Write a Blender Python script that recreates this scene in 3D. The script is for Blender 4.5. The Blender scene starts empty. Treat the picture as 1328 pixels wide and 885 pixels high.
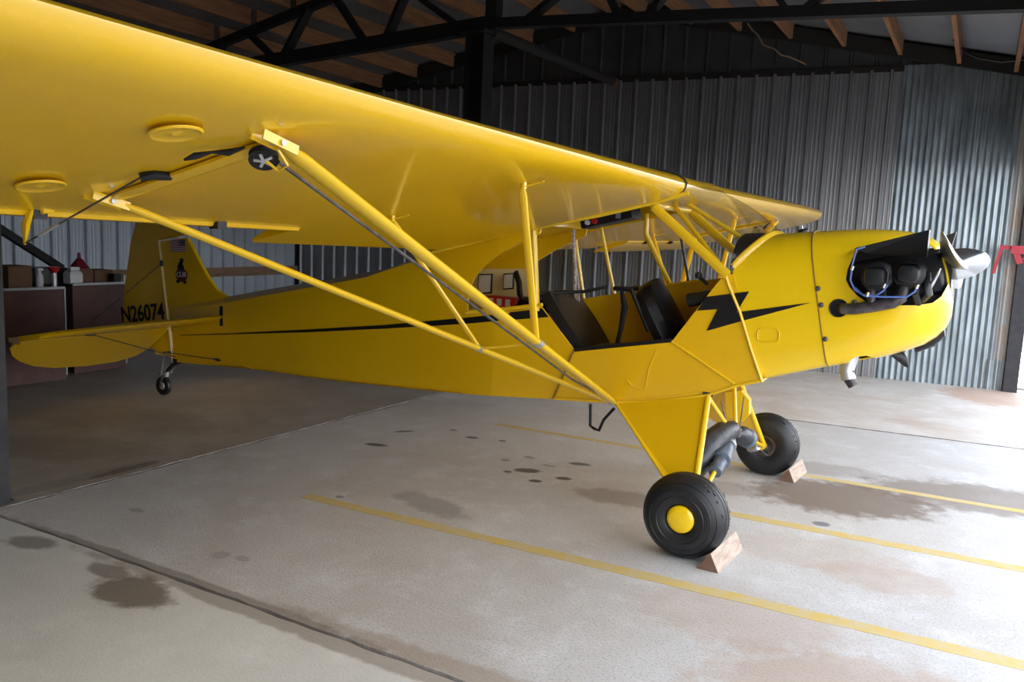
import bpy, bmesh, math, random
from mathutils import Vector, Matrix
random.seed(7)
PI = math.pi
SC = bpy.context.scene
COL = SC.collection
R = math.radians

# ------------------------------------------------------------------ camera
def set_camera():
    yaw, pitch, roll, f = .5125, .1273, .0429, 1065.1
    cy, sy = math.cos(yaw), math.sin(yaw)
    fw = Vector((-sy*math.cos(pitch), cy*math.cos(pitch), -math.sin(pitch)))
    r = Vector((cy, sy, 0)); u = r.cross(fw)
    cr, sr = math.cos(roll), math.sin(roll)
    r2 = r*cr+u*sr; u2 = u*cr-r*sr
    cam = bpy.data.cameras.new('camera'); cam.sensor_width = 36; cam.lens = f/1328*36
    cam.clip_start = .05; cam.clip_end = 300
    o = bpy.data.objects.new('camera', cam); COL.objects.link(o)
    m = Matrix((r2, u2, -fw)).transposed().to_4x4(); m.translation = Vector((1.1269, -4.6766, 1.5148))
    o.matrix_world = m; SC.camera = o
set_camera()

# ------------------------------------------------------------------ light
w = bpy.data.worlds.new('sky'); SC.world = w; w.use_nodes = True
nt = w.node_tree; nt.nodes.clear()
bg = nt.nodes.new('ShaderNodeBackground'); out = nt.nodes.new('ShaderNodeOutputWorld')
geo = nt.nodes.new('ShaderNodeTexCoord'); sep = nt.nodes.new('ShaderNodeSeparateXYZ'); rmp = nt.nodes.new('ShaderNodeValToRGB')
nt.links.new(geo.outputs['Generated'], sep.inputs[0]); nt.links.new(sep.outputs[2], rmp.inputs[0])
rmp.color_ramp.elements[0].position = 0.0; rmp.color_ramp.elements[0].color = (1.0, 1.0, 1.0, 1)
rmp.color_ramp.elements[1].position = 1.0; rmp.color_ramp.elements[1].color = (.70, .80, 1.0, 1)
nt.links.new(rmp.outputs[0], bg.inputs[0]); nt.links.new(bg.outputs[0], out.inputs[0])
bg.inputs[1].default_value = 3.1
sl = bpy.data.lights.new('sun', 'SUN'); sl.energy = .0001; sl.angle = R(25); sl.color = (1, .97, .92)
so = bpy.data.objects.new('sun', sl); COL.objects.link(so)
so.rotation_euler = Vector((-.35, .55, -1.0)).to_track_quat('-Z', 'Y').to_euler()
so.location = (8, -8, 12)
SC.view_settings.view_transform = 'Standard'; SC.view_settings.look = 'None'
SC.view_settings.gamma = 1; SC.view_settings.use_curve_mapping = False
SC.view_settings.exposure = 0.70

# ------------------------------------------------------------------ materials
MATS = {}
def mat(name, col, rough=.5, metal=0., coat=0., var=0., vscale=4., bump=0., bscale=20., col2=None, spec=.5, stretch=(1, 1, 1), coatr=.05):
    if name in MATS: return MATS[name]
    m = bpy.data.materials.new(name); m.use_nodes = True; N = m.node_tree.nodes; L = m.node_tree.links
    b = N['Principled BSDF']; b.inputs['Base Color'].default_value = (*col, 1)
    b.inputs['Roughness'].default_value = rough; b.inputs['Metallic'].default_value = metal
    b.inputs['Coat Weight'].default_value = coat; b.inputs['Coat Roughness'].default_value = coatr
    b.inputs['Specular IOR Level'].default_value = spec
    tc = N.new('ShaderNodeTexCoord'); mp = N.new('ShaderNodeMapping'); mp.inputs['Scale'].default_value = stretch
    L.new(tc.outputs['Object'], mp.inputs[0])
    if var > 0 or col2:
        n = N.new('ShaderNodeTexNoise'); n.inputs['Scale'].default_value = vscale; n.inputs['Detail'].default_value = 6
        L.new(mp.outputs[0], n.inputs['Vector'])
        rp = N.new('ShaderNodeValToRGB'); c2 = col2 or tuple(c*(1-var) for c in col)
        rp.color_ramp.elements[0].position = .35; rp.color_ramp.elements[1].position = .65
        rp.color_ramp.elements[0].color = (*c2, 1); rp.color_ramp.elements[1].color = (*col, 1)
        L.new(n.outputs['Fac'], rp.inputs[0]); L.new(rp.outputs[0], b.inputs['Base Color'])
    if bump > 0:
        n2 = N.new('ShaderNodeTexNoise'); n2.inputs['Scale'].default_value = bscale; n2.inputs['Detail'].default_value = 4
        L.new(mp.outputs[0], n2.inputs['Vector'])
        bp = N.new('ShaderNodeBump'); bp.inputs['Strength'].default_value = bump; bp.inputs['Distance'].default_value = .01
        L.new(n2.outputs['Fac'], bp.inputs['Height']); L.new(bp.outputs[0], b.inputs['Normal'])
    MATS[name] = m; return m

YEL = (.82, .49, .003)
yellow = mat('yellow_dope', YEL, .34, coat=.7, coatr=.09, var=.05, vscale=2, bump=.12, bscale=3)
yellow_cowl = mat('yellow_enamel', (.90, .60, .004), .30, coat=.6, coatr=.08)
yellow_tube = mat('yellow_tube', (.84, .54, .015), .28, coat=.4)
black_paint = mat('black_paint', (.009, .009, .011), .45, spec=.3)
black_metal = mat('black_metal', (.02, .02, .022), .4, metal=.3, var=.4, vscale=30)
engine_black = mat('engine_black', (.008, .009, .011), .38)
leather = mat('black_vinyl', (.008, .008, .010), .40, bump=.2, bscale=60, spec=.35)
canvas = mat('boot_canvas', (.035, .042, .055), .38, bump=.8, bscale=18, col2=(.008, .009, .012), vscale=9)
canvas_grey = mat('canvas_grey', (.13, .17, .24), .4, bump=.6, bscale=20, col2=(.05, .065, .09), vscale=14)
rubber = mat('tyre_rubber', (.013, .014, .017), .46, var=.3, vscale=14)
dusty = mat('tyre_dust', (.10, .105, .11), .8, col2=(.02, .022, .025), vscale=50)
chrome = mat('polished_metal', (.78, .80, .83), .22, metal=1.)
alu = mat('dull_aluminium', (.55, .56, .58), .45, metal=.7)
prop_metal = mat('propeller_metal', (.62, .62, .62), .3, metal=1.)
exhaust = mat('exhaust_steel', (.13, .12, .13), .45, metal=.6, col2=(.06, .05, .05), vscale=25)
rust = mat('rusty_steel', (.16, .07, .04), .8, col2=(.03, .022, .02), vscale=20)
steel_black = mat('black_building_steel', (.010, .010, .012), .7, var=.3, vscale=8)
rafter_dark = mat('dark_rafter', (.018, .015, .013), .8)
post_paint = mat('post_paint', (.014, .015, .020), .6, col2=(.028, .028, .032), vscale=12)
purlin_wood = mat('purlin_wood', (.42, .20, .09), .7, col2=(.28, .13, .06), vscale=3, stretch=(9, 1, 9))
girt_wood = mat('girt_wood', (.33, .20, .13), .75, col2=(.22, .14, .09), vscale=3, stretch=(9, 1, 9))
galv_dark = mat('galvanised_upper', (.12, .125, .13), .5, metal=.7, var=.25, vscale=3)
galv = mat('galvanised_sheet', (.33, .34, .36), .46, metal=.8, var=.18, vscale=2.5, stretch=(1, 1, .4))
galv_left = mat('painted_sheet', (.54, .61, .70), .45, metal=.35, var=.15, vscale=1.5)
galv_roof = mat('roof_sheet', (.27, .28, .30), .4, metal=.5, var=.15, vscale=2)
corr = mat('corrugated_iron', (.42, .49, .53), .48, metal=.8, col2=(.25, .30, .33), vscale=7, stretch=(1, 1, .3))
board = mat('brown_board', (.085, .030, .022), .55, col2=(.055, .02, .016), vscale=6)
edge_alu = mat('edge_aluminium', (.35, .37, .40), .5, metal=.4)
cardboard = mat('cardboard', (.16, .085, .045), .8, var=.15)
white_plastic = mat('white_plastic', (.62, .64, .66), .4)
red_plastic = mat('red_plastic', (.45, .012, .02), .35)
red_paint = mat('red_paint', (.42, .03, .05), .45)
wood_chock = mat('chock_wood', (.44, .35, .28), .75, col2=(.31, .23, .18), vscale=5, stretch=(12, 2, 12))
wood_end = mat('chock_end_grain', (.20, .11, .075), .85, var=.3, vscale=30)
paint_line = mat('yellow_floor_paint', (.60, .43, .12), .75, col2=(.54, .45, .26), vscale=14)
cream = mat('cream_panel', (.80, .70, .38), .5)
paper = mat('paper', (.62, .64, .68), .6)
blue_wire = mat('blue_wire', (.10, .18, .52), .4)
white_wire = mat('pale_cord', (.50, .45, .40), .6, col2=(.30, .22, .18), vscale=60)
navy = mat('navy', (.02, .025, .10), .5)
flag_white = mat('flag_white', (.55, .55, .58), .5)
flag_red = mat('flag_red', (.30, .06, .09), .5)
maroon = mat('maroon', (.09, .012, .03), .5)
outdoor = mat('outdoor_ground', (.33, .31, .29), .9, var=.12, vscale=1)

def glass_mat(name, tint, gloss=.12):
    m = bpy.data.materials.new(name); m.use_nodes = True; N = m.node_tree.nodes; L = m.node_tree.links
    for n in list(N):
        if n.type != 'OUTPUT_MATERIAL': N.remove(n)
    o = [n for n in N if n.type == 'OUTPUT_MATERIAL'][0]
    t = N.new('ShaderNodeBsdfTransparent'); t.inputs[0].default_value = (*tint, 1)
    g = N.new('ShaderNodeBsdfGlossy'); g.inputs['Roughness'].default_value = .08
    fr = N.new('ShaderNodeFresnel'); fr.inputs[0].default_value = 1.45
    ad = N.new('ShaderNodeMath'); ad.operation = 'MULTIPLY_ADD'; ad.inputs[1].default_value = .3; ad.inputs[2].default_value = gloss*.1
    mx = N.new('ShaderNodeMixShader'); L.new(fr.outputs[0], ad.inputs[0]); L.new(ad.outputs[0], mx.inputs[0])
    L.new(t.outputs[0], mx.inputs[1]); L.new(g.outputs[0], mx.inputs[2]); L.new(mx.outputs[0], o.inputs[0])
    return m
plexi = glass_mat('plexiglass', (.93, .93, .88))
clear_plastic = glass_mat('clear_plastic', (.7, .72, .75), .4)

# concrete with stains of fixed shape (world == object coordinates: all slabs have their origin at 0)
def concrete(name, base, light, dark, stains, speck=1.0, rough=.62):
    m = bpy.data.materials.new(name); m.use_nodes = True; N = m.node_tree.nodes; L = m.node_tree.links
    b = N['Principled BSDF']; b.inputs['Roughness'].default_value = rough
    b.inputs['Specular IOR Level'].default_value = .35
    tc = N.new('ShaderNodeTexCoord')
    def noise(sc, det=6, rough=.6, dist=0):
        n = N.new('ShaderNodeTexNoise'); n.inputs['Scale'].default_value = sc; n.inputs['Detail'].default_value = det
        n.inputs['Roughness'].default_value = rough; n.inputs['Distortion'].default_value = dist
        L.new(tc.outputs['Object'], n.inputs['Vector']); return n
    def ramp(src, p0, c0, p1, c1):
        r = N.new('ShaderNodeValToRGB'); r.color_ramp.elements[0].position = p0; r.color_ramp.elements[1].position = p1
        r.color_ramp.elements[0].color = (*c0, 1); r.color_ramp.elements[1].color = (*c1, 1); L.new(src, r.inputs[0]); return r
    def mix(a, bb, fac, mode='MIX'):
        x = N.new('ShaderNodeMix'); x.data_type = 'RGBA'; x.blend_type = mode
        if isinstance(fac, float): x.inputs[0].default_value = fac
        else: L.new(fac, x.inputs[0])
        if isinstance(a, tuple): x.inputs[6].default_value = (*a, 1)
        else: L.new(a, x.inputs[6])
        if isinstance(bb, tuple): x.inputs[7].default_value = (*bb, 1)
        else: L.new(bb, x.inputs[7])
        return x.outputs[2]
    n1 = noise(.9, 8, .65, .6); c = ramp(n1.outputs['Fac'], .32, dark, .60, base).outputs[0]
    n2 = noise(2.7, 8, .7); f2 = ramp(n2.outputs['Fac'], .50, (0, 0, 0), .72, (1, 1, 1)).outputs[0]
    c = mix(c, light, f2)
    n3 = noise(90, 2, .5); f3 = ramp(n3.outputs['Fac'], .38, (1, 1, 1), .47, (0, 0, 0)).outputs[0]
    mm = N.new('ShaderNodeMath'); mm.operation = 'MULTIPLY'; mm.inputs[1].default_value = .35*speck; L.new(f3, mm.inputs[0])
    c = mix(c, tuple(v*.45 for v in base), mm.outputs[0])
    wob = noise(7, 5, .65); wob2 = noise(22, 4, .6)
    for (x, y, rx, ry, a, strength, scol) in stains:
        mp = N.new('ShaderNodeMapping'); mp.vector_type = 'TEXTURE'
        mp.inputs['Location'].default_value = (x, y, 0); mp.inputs['Rotation'].default_value = (0, 0, a); mp.inputs['Scale'].default_value = (rx, ry, 1)
        L.new(tc.outputs['Object'], mp.inputs[0])
        ln = N.new('ShaderNodeVectorMath'); ln.operation = 'LENGTH'; L.new(mp.outputs[0], ln.inputs[0])
        big = max(rx, ry) > .12
        ad = N.new('ShaderNodeMath'); ad.operation = 'MULTIPLY_ADD'; ad.inputs[1].default_value = 1.1 if big else .5
        L.new((wob if big else wob2).outputs['Fac'], ad.inputs[0]); L.new(ln.outputs['Value'], ad.inputs[2])
        rp = N.new('ShaderNodeMapRange'); rp.interpolation_type = 'SMOOTHSTEP'
        o0 = .55 if big else .25
        rp.inputs[1].default_value = o0+.65; rp.inputs[2].default_value = o0+1.05
        rp.inputs[3].default_value = strength; rp.inputs[4].default_value = 0
        L.new(ad.outputs[0], rp.inputs[0]); c = mix(c, scol, rp.outputs[0])
    L.new(c, b.inputs['Base Color'])
    bp = N.new('ShaderNodeBump'); bp.inputs['Strength'].default_value = .25; bp.inputs['Distance'].default_value = .004
    L.new(n3.outputs['Fac'], bp.inputs['Height']); L.new(bp.outputs[0], b.inputs['Normal'])
    return m
OIL = (.075, .065, .055); BRN = (.17, .125, .09); RED = (.40, .27, .19); GRY = (.20, .19, .175)
st_main = [(-2.48, -.17, .10, .045, .3, .85, OIL), (-2.57, .27, .09, .03, .9, .8, OIL), (-2.06, .44, .06, .04, .2, .8, OIL), (-1.83, .50, .035, .025, .2, .8, OIL),
    (-1.31, -.07, .10, .06, .4, .85, OIL), (-1.16, -.24, .05, .035, .3, .85, OIL), (-1.04, -.08, .06, .04, .3, .85, OIL), (-1.10, .29, .09, .04, .3, .8, OIL),
    (-1.40, -.17, .035, .03, 0, .8, OIL), (-2.30, .55, .04, .03, 0, .6, OIL), (.50, .03, .055, .05, 0, .75, (.10, .10, .11)), (-1.45, .22, .05, .03, 0, .5, OIL),
    (-1.55, .06, .04, .03, 0, .5, OIL), (-1.25, .12, .06, .02, 0, .45, OIL),
    (-1.42, -1.0, .34, .13, -.3, .5, GRY), (-.55, -.22, .38, .17, .1, .45, BRN), (-.1, .38, .30, .17, .2, .38, BRN),
    (.52, .62, .60, .42, .25, .85, BRN), (1.25, 1.15, .75, .40, .2, .68, BRN), (.35, 1.25, .4, .2, .2, .35, BRN),
    (.4, -1.4, .5, .3, .2, .35, RED), (.55, -.45, .5, .25, .1, .25, RED), (.3, -2.38, 1.6, .08, 0, .6, (.30, .23, .17)), (-1.75, -2.43, 1.3, .05, 0, .65, (.19, .15, .12)),
    (-1.78, -2.16, .05, .05, 0, .4, GRY), (-1.67, -2.13, .05, .03, 0, .4, GRY), (-1.91, -1.2, .03, .025, 0, .6, OIL), (1.0, -1.9, .7, .5, 0, .5, RED), (.9, -.6, .35, .2, .2, .35, RED), (-2.6, -2.0, .06, .03, 0, .5, GRY)]
st_front = [(-1.78, -2.62, .24, .15, .1, .85, (.16, .125, .095)), (-2.02, -2.55, .16, .06, 0, .7, (.16, .13, .10)), (-2.60, -2.55, .15, .09, .2, .7, (.15, .13, .11)),
    (-.6, -2.47, 1.9, .06, 0, .6, (.22, .17, .13)), (.3, -3.2, .3, .15, 0, .3, (.75, .73, .70)), (-1.0, -3.3, .5, .25, .2, .2, RED), (1.3, -2.7, .8, .2, 0, .4, (.70, .69, .66))]
st_rear = [(-4.2, -1.6, .9, .35, .5, .35, (.20, .15, .11)), (-4.7, -.8, 1.2, .4, .2, .3, (.22, .17, .12)), (-3.35, -1.9, .08, .6, 0, .4, GRY), (-3.3, -1.55, .05, .3, 0, .6, OIL)]
conc_main = concrete('concrete_main', (.56, .55, .54), (.64, .64, .65), (.48, .455, .43), st_main)
conc_front = concrete('concrete_front', (.68, .68, .645), (.75, .75, .72), (.60, .59, .56), st_front, .1)
conc_rear = concrete('concrete_rear', (.43, .39, .345), (.50, .465, .43), (.33, .29, .25), st_rear, .1, .5)
conc_far = concrete('concrete_far', (.60, .57, .53), (.68, .66, .64), (.50, .43, .37), [(1.35, 5.6, .55, .7, .1, .6, (.42, .24, .15)), (.9, 3.4, .5, .2, 0, .3, RED)], .3)
joint_dirt = mat('joint_dirt', (.17, .14, .11), .95, var=.4, vscale=30)

# ------------------------------------------------------------------ mesh helpers
class MB:
    def __init__(s): s.v = []; s.f = []
    def add(s, vs, fs):
        o = len(s.v); s.v += [tuple(p) for p in vs]; s.f += [tuple(i+o for i in f) for f in fs]; return s
    def box(s, c, d, m=None):
        x, y, z = d[0]/2, d[1]/2, d[2]/2
        vs = [Vector((a*x, b*y, e*z)) for a in (-1, 1) for b in (-1, 1) for e in (-1, 1)]
        if m is not None: vs = [m @ p for p in vs]
        return s.add([p+Vector(c) for p in vs], [(0, 1, 3, 2), (4, 6, 7, 5), (0, 4, 5, 1), (2, 3, 7, 6), (0, 2, 6, 4), (1, 5, 7, 3)])
    def bar(s, a, b, wd, th, up=(0, 0, 1)):          # rectangular bar from a to b
        a, b = Vector(a), Vector(b); d = (b-a).normalized(); u = Vector(up); sd = d.cross(u)
        if sd.length < 1e-4: sd = d.cross(Vector((1, 0, 0)))
        sd.normalize(); u = sd.cross(d)
        vs = [p+sd*(i*wd/2)+u*(j*th/2) for p in (a, b) for i, j in ((-1, -1), (1, -1), (1, 1), (-1, 1))]
        return s.add(vs, [(0, 1, 2, 3), (7, 6, 5, 4), (0, 4, 5, 1), (1, 5, 6, 2), (2, 6, 7, 3), (3, 7, 4, 0)])
    def tube(s, pts, r, seg=10, flat=1., up=None, cap=True):
        pts = [Vector(p) for p in pts]; n = len(pts); rs = r if isinstance(r, (list, tuple)) else [r]*n
        o = len(s.v); pu = Vector(up) if up else None
        for i, p in enumerate(pts):
            d = (pts[min(i+1, n-1)]-pts[max(i-1, 0)]).normalized()
            if pu is None: pu = Vector((0, 0, 1)) if abs(d.z) < .9 else Vector((1, 0, 0))
            sd = d.cross(pu).normalized(); u = sd.cross(d); 
            if up is None: pu = u
            for k in range(seg):
                a = 2*PI*k/seg; s.v.append(tuple(p+u*(math.cos(a)*rs[i])+sd*(math.sin(a)*rs[i]*flat)))
        for i in range(n-1):
            for k in range(seg):
                k2 = (k+1) % seg; s.f.append((o+i*seg+k, o+i*seg+k2, o+(i+1)*seg+k2, o+(i+1)*seg+k))
        if cap: s.f.append(tuple(o+k for k in range(seg))[::-1]); s.f.append(tuple(o+(n-1)*seg+k for k in range(seg)))
        return s
    def loft(s, rings, closed=True, cap=True):
        o = len(s.v); m = len(rings[0])
        for r in rings: s.v += [tuple(p) for p in r]
        for i in range(len(rings)-1):
            for k in range(m if closed else m-1):
                k2 = (k+1) % m; s.f.append((o+i*m+k, o+i*m+k2, o+(i+1)*m+k2, o+(i+1)*m+k))
        if cap and closed:
            s.f.append(tuple(o+k for k in range(m))[::-1]); s.f.append(tuple(o+(len(rings)-1)*m+k for k in range(m)))
        return s
    def lathe(s, prof, c, axis, seg=40, cap=None):              # prof: (radius, distance along axis)
        ax = Vector(axis).normalized(); t = Vector((0, 0, 1)) if abs(ax.z) < .9 else Vector((1, 0, 0))
        a = ax.cross(t).normalized(); b = ax.cross(a)
        rings = [[Vector(c)+ax*h+(a*math.cos(2*PI*k/seg)+b*math.sin(2*PI*k/seg))*max(r, 1e-4) for k in range(seg)] for r, h in prof]
        return s.loft(rings, cap=(prof[0][0] < .02 and prof[-1][0] < .02) if cap is None else cap)
    def prism(s, poly, f0, f1):                       # poly: list of 2D; f0/f1 map (a,b)->3D for the two faces
        n = len(poly); o = len(s.v); s.v += [tuple(f0(*p)) for p in poly]+[tuple(f1(*p)) for p in poly]
        s.f.append(tuple(o+i for i in range(n))); s.f.append(tuple(o+n+i for i in range(n))[::-1])
        for i in range(n): j = (i+1) % n; s.f.append((o+i, o+n+i, o+n+j, o+j))
        return s
def empty(name, loc, label=None, cat=None, group=None, kind=None):
    o = bpy.data.objects.new(name, None); COL.objects.link(o); o.location = loc; o.empty_display_size = .1
    tag(o, label, cat, group, kind); return o
def tag(o, label=None, cat=None, group=None, kind=None):
    if label: o['label'] = label
    if cat: o['category'] = cat
    if group: o['group'] = group
    if kind: o['kind'] = kind
    return o
def rootloc(p):
    l = Vector((0, 0, 0))
    while p is not None: l = l+Vector(p.location); p = p.parent
    return l
def finish(o, parent, smooth, bevel=0, keep_loc=False):
    COL.objects.link(o)
    if parent is not None:
        o.parent = parent
        if parent.type == 'EMPTY': o.matrix_parent_inverse = Matrix.Translation(-Vector(parent.location))
    if smooth:
        for p in o.data.polygons: p.use_smooth = True
        if smooth != 2:
            for e in o.data.edges: pass
            o.data.set_sharp_from_angle(angle=R(35))
    if bevel:
        b = o.modifiers.new('bevel', 'BEVEL'); b.width = bevel; b.segments = 2; b.limit_method = 'ANGLE'
    return o
def obj(name, mb, material, parent=None, smooth=True, bevel=0, label=None):
    me = bpy.data.meshes.new(name); me.from_pydata(mb.v, [], mb.f); me.update()
    bm = bmesh.new(); bm.from_mesh(me); bmesh.ops.recalc_face_normals(bm, faces=bm.faces); bm.to_mesh(me); bm.free()
    me.materials.append(material); o = bpy.data.objects.new(name, me)
    finish(o, parent, smooth, bevel)
    if label: o['label'] = label
    return o
def struct(name, mb, material, parent=None, smooth=False):
    o = obj(name, mb, material, parent, smooth)
    if parent is None: o['kind'] = 'structure'
    return o

# ================================================================== THE BUILDING
WA = R(5); WD = Vector((math.cos(WA), math.sin(WA), 0)); WN = Vector((math.sin(WA), -math.cos(WA), 0)); W0 = Vector((.5, 6.1, 0))
def WP(s, z, off=0): return W0+WD*s+WN*off+Vector((0, 0, z))       # point on the back wall, off = towards the room
RX, RZ, RS = -3.15, 4.62, .205                                     # ridge
def roof_z(x): return RZ-RS*abs(x-RX)
SCOR = (Vector((-8.62, 5.302, 0))-W0).dot(WD)
# --- floor: slabs of their own over a bed of dirt, joints recessed
fl = MB().box((-2.5, -1.5, -.11), (14, 17, .10)); floor = struct('floor', fl, joint_dirt)
def slab(name, poly, m, top=0.):
    b = MB().prism(poly, lambda x, y: (x, y, top), lambda x, y: (x, y, -.07)); return obj(name, b, m, floor, False)
def jag(a, b, n, amp):
    out = []
    for i in range(n+1):
        t = i/n; k = 0 if i in (0, n) else random.uniform(-amp, amp)
        out.append((a[0]+(b[0]-a[0])*t+(k if abs(b[1]-a[1]) > abs(b[0]-a[0]) else 0), a[1]+(b[1]-a[1])*t+(k if abs(b[0]-a[0]) >= abs(b[1]-a[1]) else 0)))
    return out
XE = 1.95
slab('concrete_slab', jag((-3.17, -2.432), (XE, -2.432), 60, .005)+jag((XE, 2.95), (-3.24, 2.50), 24, .003)+jag((-3.24, 2.5), (-3.17, -2.43), 40, .006)[1:-1], conc_main)
slab('concrete_slab', jag((-3.16, -9.0), (XE, -9.0), 2, 0)+jag((XE, -2.447), (-3.16, -2.447), 60, .005), conc_front, -.004)
slab('concrete_slab', [(-8.9, -9), (-3.19, -9), (-3.19, -2.46)]+jag((-3.19, -2.43), (-3.265, 2.5), 40, .006)+[(-3.3, 6.1), (-8.9, 5.6)], conc_rear, -.006)
slab('concrete_slab', [(-3.24, 2.525), (XE, 2.972), (XE, 6.35), (-3.28, 5.95)], conc_far)
struct('ground_outside', MB().box((32, 0, -.12), (60.1, 80, .2)), outdoor)
bpy.data.objects['ground_outside']['kind'] = 'structure'
# pale broken lip along the joint under the ridge, and its dark seam
def lip(name, x0, y0, x1, y1, w0, m, amp):
    n = 70; A_, B_ = [], []
    for i in range(n+1):
        t = i/n; x = x0+(x1-x0)*t; y_ = y0+(y1-y0)*t
        A_.append((x-random.uniform(0, w0*amp), y_)); B_.append((x+w0*.3+random.uniform(0, w0), y_))
    obj(name, MB().prism(A_+B_[::-1], lambda x, y: (x, y, .0025), lambda x, y: (x, y, -.003)), m, floor, False)
lip('joint_lip', -3.175, -2.43, -3.25, 2.4, .018, mat('pale_mortar', (.60, .58, .55), .85, var=.5, vscale=40), .5)
lip('joint_seam', -3.145, -2.42, -3.22, 2.4, .010, mat('seam_dirt', (.15, .13, .115), .9, var=.5, vscale=30), .8)
fs = [(-.5+2.4*i/50, 2.745+(2.4*i/50)*.0862+random.uniform(-.006, .004)) for i in range(51)]
obj('joint_seam', MB().prism(fs+[(x, y_+random.uniform(.012, .026)) for x, y_ in fs[::-1]], lambda x, y: (x, y, .002), lambda x, y: (x, y, -.003)), mat('seam_dirt_far', (.20, .17, .15), .9, var=.4, vscale=30), floor, False)
# painted lines
def pline(x0, y0, x1, y1, wd=.085):
    n = 30; L, Rr = [], []
    d = Vector((x1-x0, y1-y0, 0)).normalized(); s = Vector((-d.y, d.x, 0))
    for i in range(n+1):
        t = i/n; p = Vector((x0+(x1-x0)*t, y0+(y1-y0)*t, 0))
        L.append(p+s*(wd/2+random.uniform(-.004, .004))); Rr.append(p-s*(wd/2+random.uniform(-.004, .004)))
    obj('painted_line', MB().prism([(p.x, p.y) for p in L+Rr[::-1]], lambda x, y: (x, y, .0015), lambda x, y: (x, y, -.0005)), paint_line, floor, False)
pline(-2.07, -1.30, 1.9, -1.16); pline(-.41, -.125, 1.9, -.045); pline(-2.14, .945, 1.9, 1.035, .07)

# --- metal sheets
def rib_profile(width, pitch, h=.032, minor=True):
    """(s, off) points of a ribbed sheet"""
    p = []; n = int(round(width/pitch))
    for i in range(n):
        s = i*pitch
        p += [(s, 0), (s+.012, 0), (s+.024, h*1.1), (s+.042, h*1.1), (s+.058, 0)]
        if minor:
            for q in (.40, .62, .82): p += [(s+pitch*q-.012, 0), (s+pitch*q, .0022), (s+pitch*q+.012, 0)]
    p.append((n*pitch, 0)); return p
def sheet(name, prof, z0f, z1f, P, material, parent, th=.004):
    n = len(prof); v = []; f = []
    for (s, o) in prof: v += [tuple(P(s, z0f(s), o)), tuple(P(s, z1f(s), o)), tuple(P(s, z0f(s), o-th)), tuple(P(s, z1f(s), o-th))]
    for i in range(n-1):
        a, b = i*4, i*4+4
        f += [(a, b, b+1, a+1), (a+2, a+3, b+3, b+2), (a, a+2, b+2, b), (a+1, b+1, b+3, a+3)]
    f += [(0, 1, 3, 2), (n*4-4, n*4-2, n*4-1, n*4-3)]
    return obj(name, MB().add(v, f), material, parent, False)
def WPs(s, z, o): return WP(s, z, o)
def wallroof(s): return roof_z(WP(s, 0).x)-.17
SR = -.31                                                           # where the ribbed sheets end
wb = MB(); n = 24
poly = [(SCOR-.1, -.05), (1.06, -.05)]+[(s, wallroof(s)+.19) for s in (1.06, (RX-W0.x)/WD.x, SCOR-.1)]
wb.prism(poly, lambda s, z: WP(s, z, -.07), lambda s, z: WP(s, z, -.10))
wall_back = struct('wall_back', wb, steel_black)
pitch = .219
s = SR
while s > SCOR+.02:
    wd = min(4*pitch, s-SCOR); k = max(1, int(wd/pitch+.01))
    s0 = s-k*pitch
    sheet('wall_sheet', [(s0+a, b+random.uniform(0, .001)) for a, b in rib_profile(k*pitch, pitch)], lambda s: 0., lambda s: 3.62, WPs, galv, wall_back)
    s = s0
# upper sheets, set back behind the lower ones
s = -.42; p2 = .285
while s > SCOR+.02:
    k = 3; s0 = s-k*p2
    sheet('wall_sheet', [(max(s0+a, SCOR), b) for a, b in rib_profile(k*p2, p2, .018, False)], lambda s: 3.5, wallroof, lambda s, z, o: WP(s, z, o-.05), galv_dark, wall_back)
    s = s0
def wave(s0, s1, pt=.0677, h=.009):
    n = int((s1-s0)/pt*6); return [(s0+(s1-s0)*i/n, h*(1+math.sin(2*PI*(s0+(s1-s0)*i/n)/pt))) for i in range(n+1)]
def corr_top(s): return min(3.74, wallroof(s)+.02)
sheet('wall_sheet', wave(SR-.06, .42), lambda s: 0., lambda s: 3.66, lambda s, z, o: WP(s, z, o+.012), corr, wall_back)
sheet('wall_sheet', wave(.36, .98), lambda s: 0., corr_top, lambda s, z, o: WP(s, z, o+.02), corr, wall_back)
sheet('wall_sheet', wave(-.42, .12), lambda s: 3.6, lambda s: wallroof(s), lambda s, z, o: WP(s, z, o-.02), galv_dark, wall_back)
corr_rust = mat('corrugated_rusty', (.40, .42, .42), .5, metal=.35, col2=(.42, .36, .31), vscale=6)
sheet('wall_sheet', wave(.86, 1.0), lambda s: 0.3, corr_top, lambda s, z, o: WP(s, z, o+.028), corr_rust, wall_back)
sheet('wall_sheet', wave(.80, .99), lambda s: 0.0, lambda s: .34, lambda s, z, o: WP(s, z, o+.036), corr, wall_back)
for z in (3.6,): obj('girt', MB().bar(WP(SCOR, z+.03, -.02), WP(SR, z+.03, -.02), .05, .07), rafter_dark, wall_back, False)
obj('wall_rafter', MB().bar(WP((RX-W0.x)/WD.x, RZ-.13, .03), WP(1.45, roof_z(WP(1.45, 0).x)-.13, .03), .06, .17), rafter_dark, wall_back, False)
obj('wall_rafter', MB().bar(WP((RX-W0.x)/WD.x, RZ-.13, .03), WP(SCOR, roof_z(WP(SCOR, 0).x)-.13, .03), .06, .17), rafter_dark, wall_back, False)
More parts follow.
